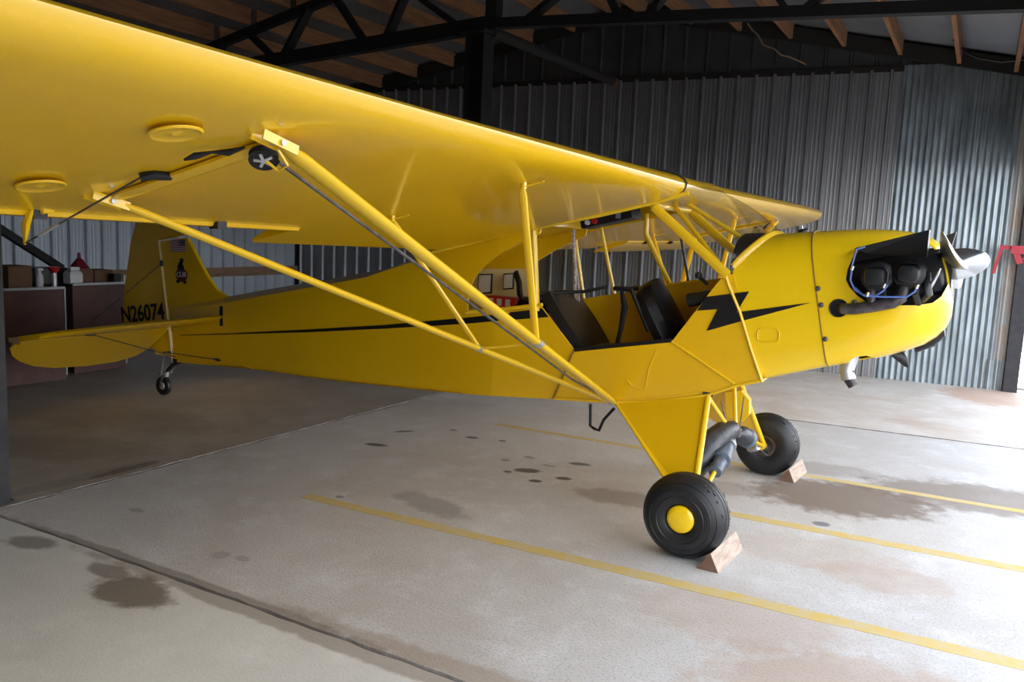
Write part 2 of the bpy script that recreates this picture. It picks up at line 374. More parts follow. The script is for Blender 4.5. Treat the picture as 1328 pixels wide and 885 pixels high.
# --- left wall (rear of the hangar)
CR = WP(SCOR, 0)
def LP(s, z, o=0): return CR+WN*s+WD*o+Vector((0, 0, z))
wall_left = struct('wall_left', MB().prism([(-.1, -.05), (15, -.05), (15, 3.45), (-.1, 3.45)], lambda s, z: LP(s, z, -.03), lambda s, z: LP(s, z, -.06)), steel_black)
for i in range(17):
    if i*.9 > 14: break
    sheet('wall_sheet', [(i*.9+a, b) for a, b in rib_profile(.9, .225, .028)], lambda s: 0., lambda s: 3.46, LP, galv_left, wall_left)
obj('girt', MB().bar(LP(0.02, .815, .05), LP(7, .815, .05), .04, .13), girt_wood, wall_left, False)
obj('girt', MB().bar(LP(0.02, 2.2, .05), LP(14, 2.2, .05), .04, .13), girt_wood, wall_left, False)
obj('corner_strip', MB().bar(LP(.02, 0, .03), LP(.02, 3.4, .03), .05, .05, (1, 0, 0)), steel_black, wall_left, False)
# --- far side wall behind the photographer's left
YS = -9.0
wr = MB().prism([(1.74, -.05), (1.74, roof_z(1.74)-.02), (RX, RZ-.02), (-8.9, roof_z(-8.9)-.02), (-8.9, -.05)], lambda x, z: (x, YS, z), lambda x, z: (x, YS-.05, z))
wall_right = struct('wall_right', wr, galv_dark)
pf = MB().prism([(-8.7, -.02), (-3.3, -.02), (-3.3, 4.5), (-8.7, 3.4)], lambda x, z: (x, -2.47, z), lambda x, z: (x, -2.51, z))
struct('wall_partition', pf, galv_dark)
pf = MB().prism([(-2.50, -.02), (-8.98, -.02), (-8.98, 4.5), (-2.5, 4.5)], lambda y, z: (-3.30, y, z), lambda y, z: (-3.26, y, z))
struct('wall_wing_bay', pf, galv_dark)
pf = MB().prism([(-8.7, -.02), (-3.3, -.02), (-3.3, 4.5), (-8.7, 3.4)], lambda x, z: (x, -2.47, z), lambda x, z: (x, -2.51, z))
struct('wall_partition', pf, galv_dark)
pf = MB().prism([(-2.50, -.02), (-8.98, -.02), (-8.98, 4.5), (-2.5, 4.5)], lambda y, z: (-3.30, y, z), lambda y, z: (-3.26, y, z))
struct('wall_wing_bay', pf, galv_dark)
pf = MB().prism([(-9.0, -.02), (-5.3, -.02), (-5.3, 2.52), (-9.0, 2.52)], lambda y, z: (1.74, y, z), lambda y, z: (1.78, y, z))
struct('wall_light_block', pf, steel_black)  # unseen wall, added to cut the door light reaching the rear fuselage
# --- roof
ceiling = struct('ceiling', MB().bar((RX, -9.1, RZ+.06), (RX, 6.4, RZ+.06), .34, .02), galv_roof)
ceiling['kind'] = 'structure'
def RPl(side):
    def P(s, t, o):                                                 # s along y, t along the slope (x distance from ridge), o outward(up)
        x = RX+side*t; return Vector((x, s, roof_z(x)+.012-o*.8))
    return P
y = 6.38
while y > -9.0:
    for side, ln in ((1, 5.15), (-1, 5.85)):
        nn = 14; prof = [(y-.72+.72*i/(nn*4), .013*(1+math.sin(2*PI*i/4+.3))) for i in range(nn*4+1)]
        sheet('roof_sheet', prof, lambda s: 0., lambda s: ln, RPl(side), galv_roof, ceiling)
    y -= .71
wyl = lambda x: (W0+WD*((x-W0.x)/WD.x)).y-.02
for side in (1, -1):
    for i in range(8 if side == 1 else 9):
        x = RX+side*(.18+.61*i)
        if side == 1 and i == 7: x = 1.25
        for (ya, yb) in ((wyl(x), 2.34), (2.26, -2.31), (-2.39, -6.9), (-7.0, -9.0)):
            obj('purlin', MB().box((x, (ya+yb)/2, roof_z(x)-.095), (.042, abs(ya-yb)-.01, .185), Matrix.Rotation(side*-.0, 3, 'Y')), purlin_wood, ceiling, False)
hd = MB().prism([(-9.0, 2.52), (6.2, 2.52), (6.2, roof_z(1.7)-.02), (-9.0, roof_z(1.7)-.02)], lambda y, z: (1.74, y, z), lambda y, z: (1.78, y, z))
obj('door_header', hd, galv_dark, ceiling, False)
for z in (2.57, 3.2): obj('header_girt', MB().bar((1.71, -9, z), (1.71, 6.1, z), .06, .09), steel_black, ceiling, False)
obj('fascia', MB().box((1.93, -1.3, roof_z(1.9)-.05), (.05, 15.2, .22)), galv_dark, ceiling, False)

# --- roof trusses and columns
def truss(Y, label):
    t = empty('roof_truss', (RX, Y, 3.4), label, 'truss', 'steel roof trusses')
    def zc(x): return 3.52-.055*abs(x-RX)
    for side in (1, -1):
        xe = 1.7 if side == 1 else -8.5
        obj('bottom_chord', MB().bar((RX, Y, zc(RX)), (xe, Y, zc(xe)), .10, .09 if side == 1 else .14), steel_black, t, False)
        obj('top_chord', MB().bar((RX, Y, RZ-.24), (xe, Y, roof_z(xe)-.24), .08, .09), steel_black, t, False)
        for a, b in ((.35, 1.3), (1.3, .9), (1.55, 2.0), (2.75, 2.35), (2.85, 3.3), (4.0, 3.7)):
            xa, xb = RX+side*a, RX+side*b
            obj('web', MB().bar((xa, Y, zc(xa)), (xb, Y, roof_z(xb)-.24), .05, .11, (0, 1, 0)), steel_black, t, False)
    obj('king_post', MB().bar((RX, Y, 3.45), (RX, Y, RZ-.2), .12, .12, (0, 1, 0)), steel_black, t, False)
    return t
truss(2.3, 'black steel roof truss crossing the top of the picture before the back wall')
def column(x, y, wd, label, m):
    c = empty('steel_column', (x, y, 0), label, 'column')
    b = MB(); h = 3.47
    b.box((x-wd/2+.01, y, h/2), (.02, wd*.9, h)); b.box((x+wd/2-.01, y, h/2), (.02, wd*.9, h)); b.box((x, y, h/2), (wd-.04, .02, h))
    obj('post_shaft', b, m, c, False); obj('base_plate', MB().box((x, y, .006), (wd+.01, wd+.01, .012)), m, c, False)
    obj('cap_plate', MB().box((x, y, 3.44), (wd+.06, wd+.06, .03)), m, c, False); return c
column(-3.30, 2.3, .21, 'black steel column rising to the truss behind the wing near the back wall', steel_black)
column(-3.325, -2.40, .22, 'scuffed black steel column at the left edge beside the slab corner', post_paint)
truss(-2.4, 'black steel roof truss directly above the near wing, resting on the left-edge column')
truss(-7.0, 'black steel roof truss nearest the near side wall')
pw = empty('door_post', WP(1.12, 0), 'dark steel door post at the right end of the corrugated wall', 'post')
obj('post_shaft', MB().box(WP(1.045, 1.75, .03), (.14, .17, 3.5), Matrix.Rotation(WA, 3, 'Z')), post_paint, pw, False)
obj('door_track', MB().box(WP(1.05, 3.40, .20), (.10, .10, .12), Matrix.Rotation(WA, 3, 'Z')), post_paint, pw, False)
# stub beam between truss and wall with a rusty end
sb = empty('ridge_strut', (-3.2, 2.4, 3.44), 'dark round strut running from the column head, rusty open end near the wall', 'strut')
obj('pipe', MB().tube([(-3.2, 2.36, 3.46), (-3.2, 5.3, 3.53)], .055, 12), rafter_dark, sb)
obj('pipe_end', MB().tube([(-3.2, 5.3, 3.53), (-3.2, 5.42, 3.533)], .06, 12), rust, sb)
# red latch on the door post
rl = empty('door_latch', (1.40, 6.04, 1.5), 'red painted door latch clamped to the dark post by the opening', 'latch')
yl = 6.0
obj('latch_bar', MB().bar((1.29, yl, 1.625), (1.66, yl, 1.60), .03, .045), red_paint, rl, False)
obj('latch_handle', MB().bar((1.31, yl-.02, 1.63), (1.255, yl-.02, 1.33), .025, .035, (1, 0, 0)), red_paint, rl, False)
obj('latch_clamp', MB().box((1.47, yl-.01, 1.60), (.14, .06, .09)).bar((1.45, yl-.02, 1.57), (1.50, yl-.02, 1.45), .03, .06, (1, 0, 0)).tube([(1.52, yl-.03, 1.50), (1.55, yl-.03, 1.56), (1.52, yl-.03, 1.60)], .012, 8), red_paint, rl, False)
# loose wire and hanging cable
tag(obj('loose_wire', MB().tube([(-1.63, 5.72, 4.2), (-1.56, 5.72, 4.11), (-1.49, 5.73, 4.05), (-1.42, 5.73, 3.93), (-1.29, 5.73, 3.88), (-1.2, 5.74, 3.80), (-1.11, 5.75, 3.78), (-.92, 5.8, 3.69)], .010, 6), mat('tan_wire', (.30, .22, .14), .6)), 'pale loose wire dangling across the dark upper wall', 'wire')
tag(obj('black_cable', MB().tube([(.52, 5.5, 4.35), (.50, 5.6, 4.2), (.50, 5.7, 4.04), (.56, 5.75, 3.92), (.65, 5.75, 3.82), (.76, 5.78, 3.70), (.89, 5.8, 3.64), (1.1, 5.8, 3.59), (1.31, 5.8, 3.60), (1.6, 5.8, 3.68)], .016, 6), black_metal), 'black cable drooping below the roof at the top right', 'cable')

# ================================================================== THE AEROPLANE
plane = empty('light_aeroplane', (0, 0, 0), 'yellow high-wing light aeroplane with black lightning bolt parked on the concrete', 'aeroplane')
TH = R(12); CT, ST = math.cos(TH), math.sin(TH)
def L2W(x, y, z): return Vector((x*CT-z*ST, y, x*ST+z*CT))
def part(name, mb, m=None, parent=None, smooth=True, bevel=0, label=None): return obj(name, mb, m or yellow, parent or plane, smooth, bevel, label)
def fw(x):                                                          # fuselage half width
    if x > -1.45: return .33
    return max(.02, .33-.30*(-1.45-x)/3.25)

# ---- fuselage sides (fabric)
BOT = [(-4.83, .315), (-4.3, .350), (-3.842, .384), (-2.88, .422), (-2.206, .461), (-1.676, .497), (-1.015, .555), (-.61, .588), (-.336, .634), (-.079, .704), (.07, .774), (.20, .818)]
RIDGE = [(-4.83, .79), (-4.30, .905), (-4.138, .933), (-3.6, 1.04), (-3.0, 1.155), (-2.566, 1.241), (-2.155, 1.366), (-1.98, 1.425)]
def interp(tab, x):
    if x <= tab[0][0]: return tab[0][1]
    for (a, b), (c, d) in zip(tab, tab[1:]):
        if x <= c: return b+(d-b)*(x-a)/(c-a)
    return tab[-1][1]
def sidetop(x): return interp(RIDGE, x)-.055*min(1, (x+4.9)/.5) if x < -2.1 else interp(RIDGE, x)-.055+.01*(x+2.1)/.2
ARC = [(-1.665, 1.03), (-1.662, 1.147), (-1.618, 1.247), (-1.555, 1.315), (-1.475, 1.374), (-1.40, 1.42), (-1.315, 1.465), (-1.24, 1.50), (-1.161, 1.535), (-1.15, 1.60)]
WROOT = [(-1.40, 1.545), (-1.66, 1.47), (-1.90, 1.40)]
upper_rear = WROOT+[(-2.0, sidetop(-2.0)), (-2.155, sidetop(-2.155))]+[(x, sidetop(x)) for x in (-2.566, -3.0, -3.6, -4.138, -4.5, -4.83)]
side_right = BOT+[(.13, 1.0), (.0, 1.36), (-.037, 1.373), (-.09, 1.30), (-.306, .98), (-.895, .862), (-1.128, 1.102), (-1.338, 1.060)]+ARC+upper_rear
side_left = BOT+[(.13, 1.0), (.0, 1.36), (-.037, 1.358), (-.5, 1.258), (-1.03, 1.147), (-1.128, 1.125), (-1.338, 1.08)]+ARC+upper_rear
def skin(name, poly, sgn, m, th=.012, off=0., label=None):
    bm = bmesh.new(); vs = [bm.verts.new((x, 0, z)) for x, z in poly]; bm.faces.new(vs)
    for cut in (-1.45, -2.5, -3.5):
        bmesh.ops.bisect_plane(bm, geom=bm.verts[:]+bm.edges[:]+bm.faces[:], plane_co=(cut, 0, 0), plane_no=(1, 0, 0))
    bmesh.ops.triangulate(bm, faces=bm.faces[:])
    for v in bm.verts: v.co.y = sgn*(fw(v.co.x)+off)
    ex = bmesh.ops.extrude_face_region(bm, geom=bm.faces[:])
    for e in ex['geom']:
        if isinstance(e, bmesh.types.BMVert): e.co.y -= sgn*th
    bmesh.ops.recalc_face_normals(bm, faces=bm.faces)
    me = bpy.data.meshes.new(name); bm.to_mesh(me); bm.free(); me.materials.append(m); o = bpy.data.objects.new(name, me)
    finish(o, plane, False)
    if label: o['label'] = label
    return o
skin('fuselage_side', side_right, -1, yellow); skin('fuselage_side', side_left, 1, yellow)
# belly and turtledeck
b = MB(); rings = []
xs = [p[0] for p in BOT]
for x in xs: z = interp(BOT, x); h = fw(x); rings.append([(x, -h, z), (x, 0, z-.004), (x, h, z), (x, h, z+.012), (x, 0, z+.012), (x, -h, z+.012)])
part('belly', b.loft(rings), smooth=False)
b = MB(); rings = []
for x in (-4.83, -4.5, -4.138, -3.6, -3.0, -2.566, -2.3, -2.155, -2.0, -1.9):
    zt = interp(RIDGE, x) if x < -1.95 else 1.45; zs = sidetop(x) if x < -1.95 else 1.40; h = fw(x)
    rings.append([(x, -h, zs), (x, -h*.5, zs+(zt-zs)*.62), (x, 0, zt), (x, h*.5, zs+(zt-zs)*.62), (x, h, zs), (x, 0, zs-.01)])
part('turtledeck', b.loft(rings))
# roof of the cabin behind the skylight, and headliner former
def wing_z(x, ay=.36): return 1.745+math.tan(R(13))*(x+.54)+.015*(ay-3.03)
b = MB(); rings = []
for x in (-1.95, -1.6, -1.35, -1.18):
    z = wing_z(x); zu = z+.04+.10*min(1, (x+1.95)/.7)
    rings.append([(x, -.36, z+.02), (x, -.36, zu), (x, 0, zu+.015), (x, .36, zu), (x, .36, z+.02), (x, 0, z+.03)])
part('cabin_roof', b.loft(rings))
b = MB(); arch = [(y, .0) for y in (-.33, .33)]
ap = [(-.33, 1.12), (-.33, 1.46)]+[(.33*math.sin(a), 1.42+.13*math.cos(a)) for a in [R(-70+14*i) for i in range(11)]]+[(.33, 1.46), (.33, 1.12), (.29, 1.12), (.29, 1.42)]+[(.29*math.sin(a), 1.39+.10*math.cos(a)) for a in [R(70-14*i) for i in range(11)]]+[(-.29, 1.42), (-.29, 1.12)]
# baggage bay behind rear seat; panel, frames, red block model a window reflection
part('reflection_panel', MB().prism([(-2.02, .98), (-1.50, 1.03), (-1.50, 1.30), (-2.02, 1.27)], lambda x, z: (x, .20, z), lambda x, z: (x, .21, z)), cream, label='cream panel standing in for a reflection in the rear window')
part('baggage_floor', MB().box((-1.72, 0, 1.0), (.62, .5, .02)), yellow, smooth=False)
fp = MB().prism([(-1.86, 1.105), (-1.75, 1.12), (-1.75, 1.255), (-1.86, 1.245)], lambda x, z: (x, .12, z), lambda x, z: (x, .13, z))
a = part('reflection_frame', fp, black_paint, smooth=False)
obj('reflection_paper', MB().prism([(-1.852, 1.115), (-1.758, 1.13), (-1.758, 1.246), (-1.852, 1.236)], lambda x, z: (x, .117, z), lambda x, z: (x, .121, z)), paper, a, False)
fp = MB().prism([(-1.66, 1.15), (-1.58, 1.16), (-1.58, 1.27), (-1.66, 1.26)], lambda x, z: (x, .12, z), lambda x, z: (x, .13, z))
a = part('reflection_frame', fp, black_paint, smooth=False)
obj('reflection_paper', MB().prism([(-1.653, 1.16), (-1.587, 1.17), (-1.587, 1.262), (-1.653, 1.252)], lambda x, z: (x, .117, z), lambda x, z: (x, .121, z)), paper, a, False)
a = part('reflection_red_block', MB().box((-1.62, .08, 1.065), (.26, .12, .09)), red_plastic, bevel=.01, label='red block with white patches standing in for a window reflection')
for k in range(3): obj('reflection_patch', MB().box((-1.69+k*.065, .018, 1.075), (.035, .004, .045)), paper, a, False)
part('stowed_strap', MB().tube([(-1.50, 0, 1.28), (-1.46, -.02, 1.22), (-1.45, -.02, 1.14), (-1.44, 0, 1.10), (-1.30, 0, 1.07), (-1.2, 0, 1.10)], .025, 8, .6), black_paint)
part('stowed_bag', MB().tube([(-1.52, .05, 1.05), (-1.45, .05, 1.08), (-1.28, .05, 1.07), (-1.2, .05, 1.05)], [.02, .045, .045, .02], 10), black_paint)

# ---- boot cowl + engine cowl lofts (local frame, pitched by TH)
def ring(x, zb, zt, hw, nb, nt_, N=56):
    zc = (zb+zt)/2; h = (zt-zb)/2; out = []
    for k in range(N):
        a = -PI/2+2*PI*k/N; c, s_ = math.cos(a), math.sin(a); n = nt_ if s_ > 0 else nb
        out.append((x, hw*math.copysign(abs(c)**(2/n), c), zc+h*math.copysign(abs(s_)**(2/n), s_)))
    return out
ST_ = [(.20, .742, 1.515, .33, 9, 3.4), (.357, .756, 1.522, .33, 9, 3.4), (.50, .775, 1.518, .33, 9, 3.4), (.684, .795, 1.498, .33, 9, 3.4), (.82, .800, 1.482, .332, 7, 3.2), (.95, .812, 1.463, .331, 5, 2.9), (1.05, .828, 1.442, .33, 3.6, 2.5),
      (1.12, .845, 1.42, .317, 3.1, 2.4), (1.18, .875, 1.393, .292, 2.7, 2.3), (1.225, .915, 1.36, .25, 2.5, 2.2), (1.255, .97, 1.325, .195, 2.3, 2.1), (1.27, 1.04, 1.29, .135, 2, 2)]
def stat(x):
    for a, b_ in zip(ST_, ST_[1:]):
        if x <= b_[0]: t = (x-a[0])/(b_[0]-a[0]); return [p+(q-p)*t for p, q in zip(a, b_)][1:]
    return ST_[-1][1:]
def xr(z): return .24+.242*(z-1.344)/.179 if z > 1.344 else .24+(1.344-z)*.2
rings = []; base = ring(.4, *stat(.4))
for t in (0, .25, .5, .75, 1):
    rr = []
    for k, p in enumerate(base):
        x = xr(p[2])*(1-t)+.684*t; q = ring(x, *stat(x))[k]; rr.append(L2W(*q))
    rings.append(rr)
boot = part('boot_cowl', MB().loft(rings, cap=False), yellow_cowl)
sm = boot.modifiers.new('solid', 'SOLIDIFY'); sm.thickness = .006; sm.offset = -1
def bake(o):
    bpy.context.view_layer.update(); me = bpy.data.meshes.new_from_object(o.evaluated_get(bpy.context.evaluated_depsgraph_get()))
    o.modifiers.clear(); o.data = me
    for p in me.polygons: p.use_smooth = True
    me.set_sharp_from_angle(angle=R(35))
bake(boot)
rings = [[L2W(*p) for p in ring(*s_)] for s_ in ST_[3:]]
rings[0] = [L2W(p[0], p[1]*1.005, (p[2]-1.14)*1.004+1.14) for p in ring(*ST_[3])]
cowl = part('engine_cowl', MB().loft(rings, cap=False).add([], []), yellow_cowl)
m = cowl.modifiers.new('solid', 'SOLIDIFY'); m.thickness = .008; m.offset = -1
# openings (boolean cut, right side and mirrored left)
def W2(x, z): return (x, z)
OPEN = [(.555, 1.37), (.558, 1.42), (.572, 1.475), (.605, 1.525), (.66, 1.555), (.76, 1.575), (.90, 1.575), (.985, 1.50), (1.003, 1.44), (.998, 1.37), (.978, 1.315), (.945, 1.283), (.88, 1.268), (.80, 1.262), (.70, 1.262), (.655, 1.27), (.615, 1.295), (.575, 1.335)]
def cutter(poly, y0, y1):
    b = MB().prism(poly, lambda x, z: (x, y0, z), lambda x, z: (x, y1, z)); o = obj('cutter', b, black_paint, None, False); return o
circ = lambda cx, cz, r, n=20: [(cx+r*math.cos(2*PI*i/n), cz+r*math.sin(2*PI*i/n)) for i in range(n)]
cuts = [cutter(OPEN, -.50, -.15), cutter(OPEN, .15, .5), cutter(circ(.535, 1.228, .042), -.5, -.2), cutter([(.60, .86), (.72, .86), (.72, .985), (.68, 1.0), (.63, .99), (.60, .96)], -.45, -.12)]
for c in cuts:
    bo = cowl.modifiers.new('cut', 'BOOLEAN'); bo.object = c; bo.operation = 'DIFFERENCE'; bo.solver = 'EXACT'
bpy.context.view_layer.update()
dg = bpy.context.evaluated_depsgraph_get(); newme = bpy.data.meshes.new_from_object(cowl.evaluated_get(dg))
cowl.modifiers.clear(); cowl.data = newme
for p in newme.polygons: p.use_smooth = True
newme.set_sharp_from_angle(angle=R(35))
for c in cuts: bpy.data.objects.remove(c, do_unlink=True)
# nose disc, dark liner
part('nose_plate', MB().loft([[L2W(*p) for p in ring(1.262, 1.03, 1.30, .14, 2, 2, 32)], [L2W(*p) for p in ring(1.272, 1.05, 1.28, .12, 2, 2, 32)]]), black_metal)
part('firewall', MB().loft([[L2W(x, p[1]*.96, (p[2]-1.14)*.96+1.14) for p in ring(.5, *stat(.69))] for x in (.66, .67)]), black_metal)
part('chin_scoop', MB().loft([[L2W(*p) for p in ring(x, zb, zt, hw, 2.5, 2.5, 20)] for x, zb, zt, hw in ((1.07, .80, .86, .05), (1.16, .825, .92, .07), (1.215, .87, .95, .06))]), black_metal, label='black air scoop under the nose')
part('breather_fairing', MB().loft([[L2W(*p) for p in ring(x, zb, zt, hw, 2, 2, 14)] for x, zb, zt, hw in ((.96, .79, .83, .03), (1.01, .735, .83, .022), (1.03, .725, .78, .008))]), black_metal, label='black drain fairing beneath the cowl')
# seams
def ringline(x, r, a0, a1, m, name, par=None, sc=1.004):
    pts = ring(x, *stat(x)); n = len(pts); k0, k1 = a0, a1
    part(name, MB().tube([L2W(p[0], p[1]*sc, (p[2]-1.14)*sc+1.14) for p in pts[k0:k1]], r, 6), m)
ringline(.684, .0035, 1, 56, mat('seam_brown', (.28, .16, .01), .5), 'cowl_seam', sc=1.006)
fsp = [(-.042, 1.37), (-.02, 1.31), (.052, 1.168), (.128, .971), (.196, .812)]
part('door_post_strip', MB().tube([(x, -.336, z) for x, z in fsp], .008, 8), yellow_cowl)
for (x, z) in ((.430, 1.318), (.452, 1.237), (.486, 1.068), (.606, 1.262)):
    q = part('cowl_fastener', MB().lathe([(.0, 0), (.013, 0), (.013, .006), (.006, .010), (0, .010)], (x, -.333, z), (0, -1, 0), 14), exhaust)
# embossed plate
ep = [(.205+.055*math.copysign(abs(math.cos(a))**.5, math.cos(a)), -.333, 1.06+.035*math.copysign(abs(math.sin(a))**.5, math.sin(a))) for a in [2*PI*i/24 for i in range(25)]]
part('embossed_plate', MB().tube(ep, .003, 5), yellow_cowl)

# ---- windshield strip, glareshield, windshield
strip = []
for k, p in enumerate(base):
    if p[2] > 1.34:
        x = xr(p[2]); q = ring(x, *stat(x))[k]; strip.append((math.atan2(q[2]-1.3, q[1]), L2W(x, q[1]*1.01, q[2]+.004)))
strip.sort(key=lambda a: a[0]); strip = [p for _, p in strip]
part('windshield_strip', MB().tube(strip, .020, 8, .5), yellow_tube)
archr = [Vector((-.02-.02*0, .325*math.cos(a), 1.345+.235*math.sin(a)**.8)) for a in [PI*i/20 for i in range(21)]]
b = MB(); ns = len(strip)
def resample(pts, n):
    d = [0]
    for a, c in zip(pts, pts[1:]): d.append(d[-1]+(c-a).length)
    out = []
    for i in range(n):
        t = d[-1]*i/(n-1); j = max(k for k in range(len(d)) if d[k] <= t+1e-9); j = min(j, len(pts)-2)
        out.append(pts[j].lerp(pts[j+1], (t-d[j])/(d[j+1]-d[j])))
    return out
sp = resample(strip, 21); ar = sorted(archr, key=lambda p: -p.y)
if sp[0].y < sp[-1].y: ar = ar[::-1]
glare = [[Vector((p.x, p.y*.985, p.z-.012)) for p in sp], [a.lerp(p, .5)+Vector((0, 0, .0)) for a, p in zip(ar, sp)], ar]
o_ = part('glareshield', MB().loft(glare, closed=False), mat('glareshield_black', (.022, .022, .026), .5))
sdm = o_.modifiers.new('s', 'SOLIDIFY'); sdm.thickness = .006; sdm.offset = 1; bake(o_)
pn = [(p.y, p.z) for p in ar]+[(ar[-1].y, 1.15), (ar[0].y, 1.15)]
part('instrument_panel', MB().prism(pn, lambda y, z: (-.022, y, z), lambda y, z: (-.008, y, z)), black_paint, smooth=False)
# top edge of windshield follows the wing centre nose
def le_top(y): return Vector((-.245, y, wing_z(-.245)+.085))
topc = [Vector((-.30+.02*math.cos(t*PI), -.36+.72*t if sp[0].y < 0 else .36-.72*t, 1.845)) for t in [i/20 for i in range(21)]]
rows = []
for t in (0, .12, .25, .4, .55, .7, .85, 1):
    rows.append([p.lerp(q, t)+Vector((.05, 0, .035))*math.sin(t*PI)*.6 for p, q in zip(sp, topc)])
part('windshield', MB().loft(rows, closed=False), plexi, label='clear curved windshield')
for sgn in (-1, 1):
    part('windshield_side_glass', MB().add([(-.03, sgn*.328, 1.39), (-.36, sgn*.328, 1.72), (-.26, sgn*.34, 1.80), (.0, sgn*.325, 1.42)], [(0, 1, 2, 3)]), plexi)

# ---- cabin tubes (drawn for both sides from the same frame)
def tb(name, pts, r, m=None, flat=1., parent=None, up=None, label=None): return part(name, MB().tube(pts, r, 10, flat, up), m or yellow_tube, parent, label=label)
for sgn in (-1, 1):
    tb('windshield_post', [(-.46, sgn*.335, 1.705), (-.028, sgn*.335, 1.355)], .027, flat=.6)
    if sgn == -1:
        tb('cabin_post', [(-1.205, sgn*.33, 1.575), (-1.155, sgn*.33, 1.075)], .018)
        tb('cabin_frame_tube', [(-1.66, sgn*.335, 1.025), (-1.34, sgn*.335, 1.075), (-1.12, sgn*.335, 1.115)], .012)
        tb('wing_root_fairing', [(-.26, sgn*.372, 1.782), (-.45, sgn*.372, 1.728), (-.77, sgn*.372, 1.652), (-1.25, sgn*.372, 1.553), (-1.46, sgn*.372, 1.505), (-1.9, sgn*.372, 1.392)], .014)
    else:
        tb('cabin_post', [(-1.25, sgn*.33, 1.57), (-1.155, sgn*.33, 1.12)], .012)
        tb('cabin_post', [(-1.06, sgn*.33, 1.60), (-.935, sgn*.33, 1.16)], .012)
        tb('cabin_frame_tube', [(-.75, sgn*.33, 1.69), (-.745, sgn*.33, 1.56), (-.57, sgn*.33, 1.26)], .017)
        tb('cabin_post', [(-.53, sgn*.33, 1.62), (-.445, sgn*.33, 1.28)], .010, exhaust)
        tb('cabin_frame_tube', [(-.72, sgn*.325, 1.22), (-.36, sgn*.325, 1.29)], .012)
tb('windshield_brace', [(-.47, 0, 1.74), (-.10, -.27, 1.42)], .013); tb('windshield_brace', [(-.42, .02, 1.76), (-.06, .10, 1.55)], .013)
for x in (-.47,): tb('roof_cross_tube', [(x, -.34, wing_z(x)-.005), (x, .34, wing_z(x)-.005)], .018)
part('skylight', MB().loft([[(x, y_, wing_z(x)+.11+.015*(1-(y_/.36)**2)) for y_ in (-.36, -.18, 0, .18, .36)] for x in (-1.18, -.8, -.5)], closed=False), plexi)
for sgn in (-1, 1):
    part('rear_window_glass', MB().prism([(-1.655, 1.05), (-1.652, 1.145), (-1.61, 1.24), (-1.475, 1.365), (-1.315, 1.455), (-1.21, 1.50), (-1.165, 1.10)], lambda x, z: (x, sgn*fw(x)*.985, z), lambda x, z: (x, sgn*fw(x)*.975, z)), plexi, smooth=False)
rb = part('radio_box', MB().box((-.865, .02, 1.655), (.34, .16, .085), Matrix.Rotation(R(-13), 3, 'Y')), black_paint, bevel=.006, label='black box with knobs under the cabin roof')
obj('radio_knob', MB().lathe([(0, 0), (.018, 0), (.016, .02), (0, .02)], (-.93, -.06, 1.625), (0, -1, 0), 12), red_plastic, rb)
obj('radio_knob', MB().lathe([(0, 0), (.016, 0), (.014, .02), (0, .02)], (-.975, -.06, 1.615), (0, -1, 0), 12), white_plastic, rb)
obj('radio_label', MB().box((-.78, -.063, 1.68), (.03, .005, .07)), mat('pale_blue', (.2, .25, .33), .5), rb, False)
part('hanging_belt', MB().tube([(-1.15, .1, 1.57), (-1.135, .1, 1.45), (-1.12, .1, 1.33), (-1.115, .1, 1.2), (-1.10, .1, 1.08), (-1.06, .1, .97)], .012, 6), white_wire, label='pale twisted cord hanging in the cabin')
part('hanging_belt', MB().tube([(-1.15, .12, 1.57), (-1.15, .12, 1.42), (-1.115, .12, 1.30), (-1.10, .12, 1.2), (-1.085, .12, 1.05), (-1.05, .12, .93)], .008, 6), white_wire)
# sill, floor, door
part('door_sill', MB().bar((-.895, -.325, .866), (-.306, -.325, .984), .03, .02), black_paint, smooth=False)
part('cabin_floor', MB().loft([[(x, -.31, z), (x, .31, z), (x, .31, z+.015), (x, -.31, z+.015)] for x, z in ((-1.4, .56), (-.6, .64), (.1, .83))]), mat('cabin_floor_brown', (.10, .06, .02), .7), smooth=False)
part('lower_door', MB().prism([(-.895, .857), (-.306, .973), (.055, .785), (-.12, .725), (-.35, .660), (-.62, .608), (-1.0, .572)], lambda x, z: (x, -.338, z), lambda x, z: (x, -.33, z)), smooth=False, bevel=.003, label='folded lower half of the cabin door')
tb('door_edge_tube', [(-.306, -.342, .978), (.055, -.342, .785)], .007); tb('door_hinge_line', [(-.895, -.338, .860), (-1.012, -.338, .560)], .006, mat('seam_brown', (.3, .2, .1)))
tb('pull_cord', [(-.55, -.341, .73), (-.52, -.341, .70), (-.47, -.341, .690), (-.44, -.341, .695)], .004); tb('pull_cord', [(-.44, -.341, .695), (-.43, -.341, .8), (-.39, -.341, .92)], .002)
tb('lower_longeron', [(x, -.334, z+.004) for x, z in BOT if x > -1.1], .008)
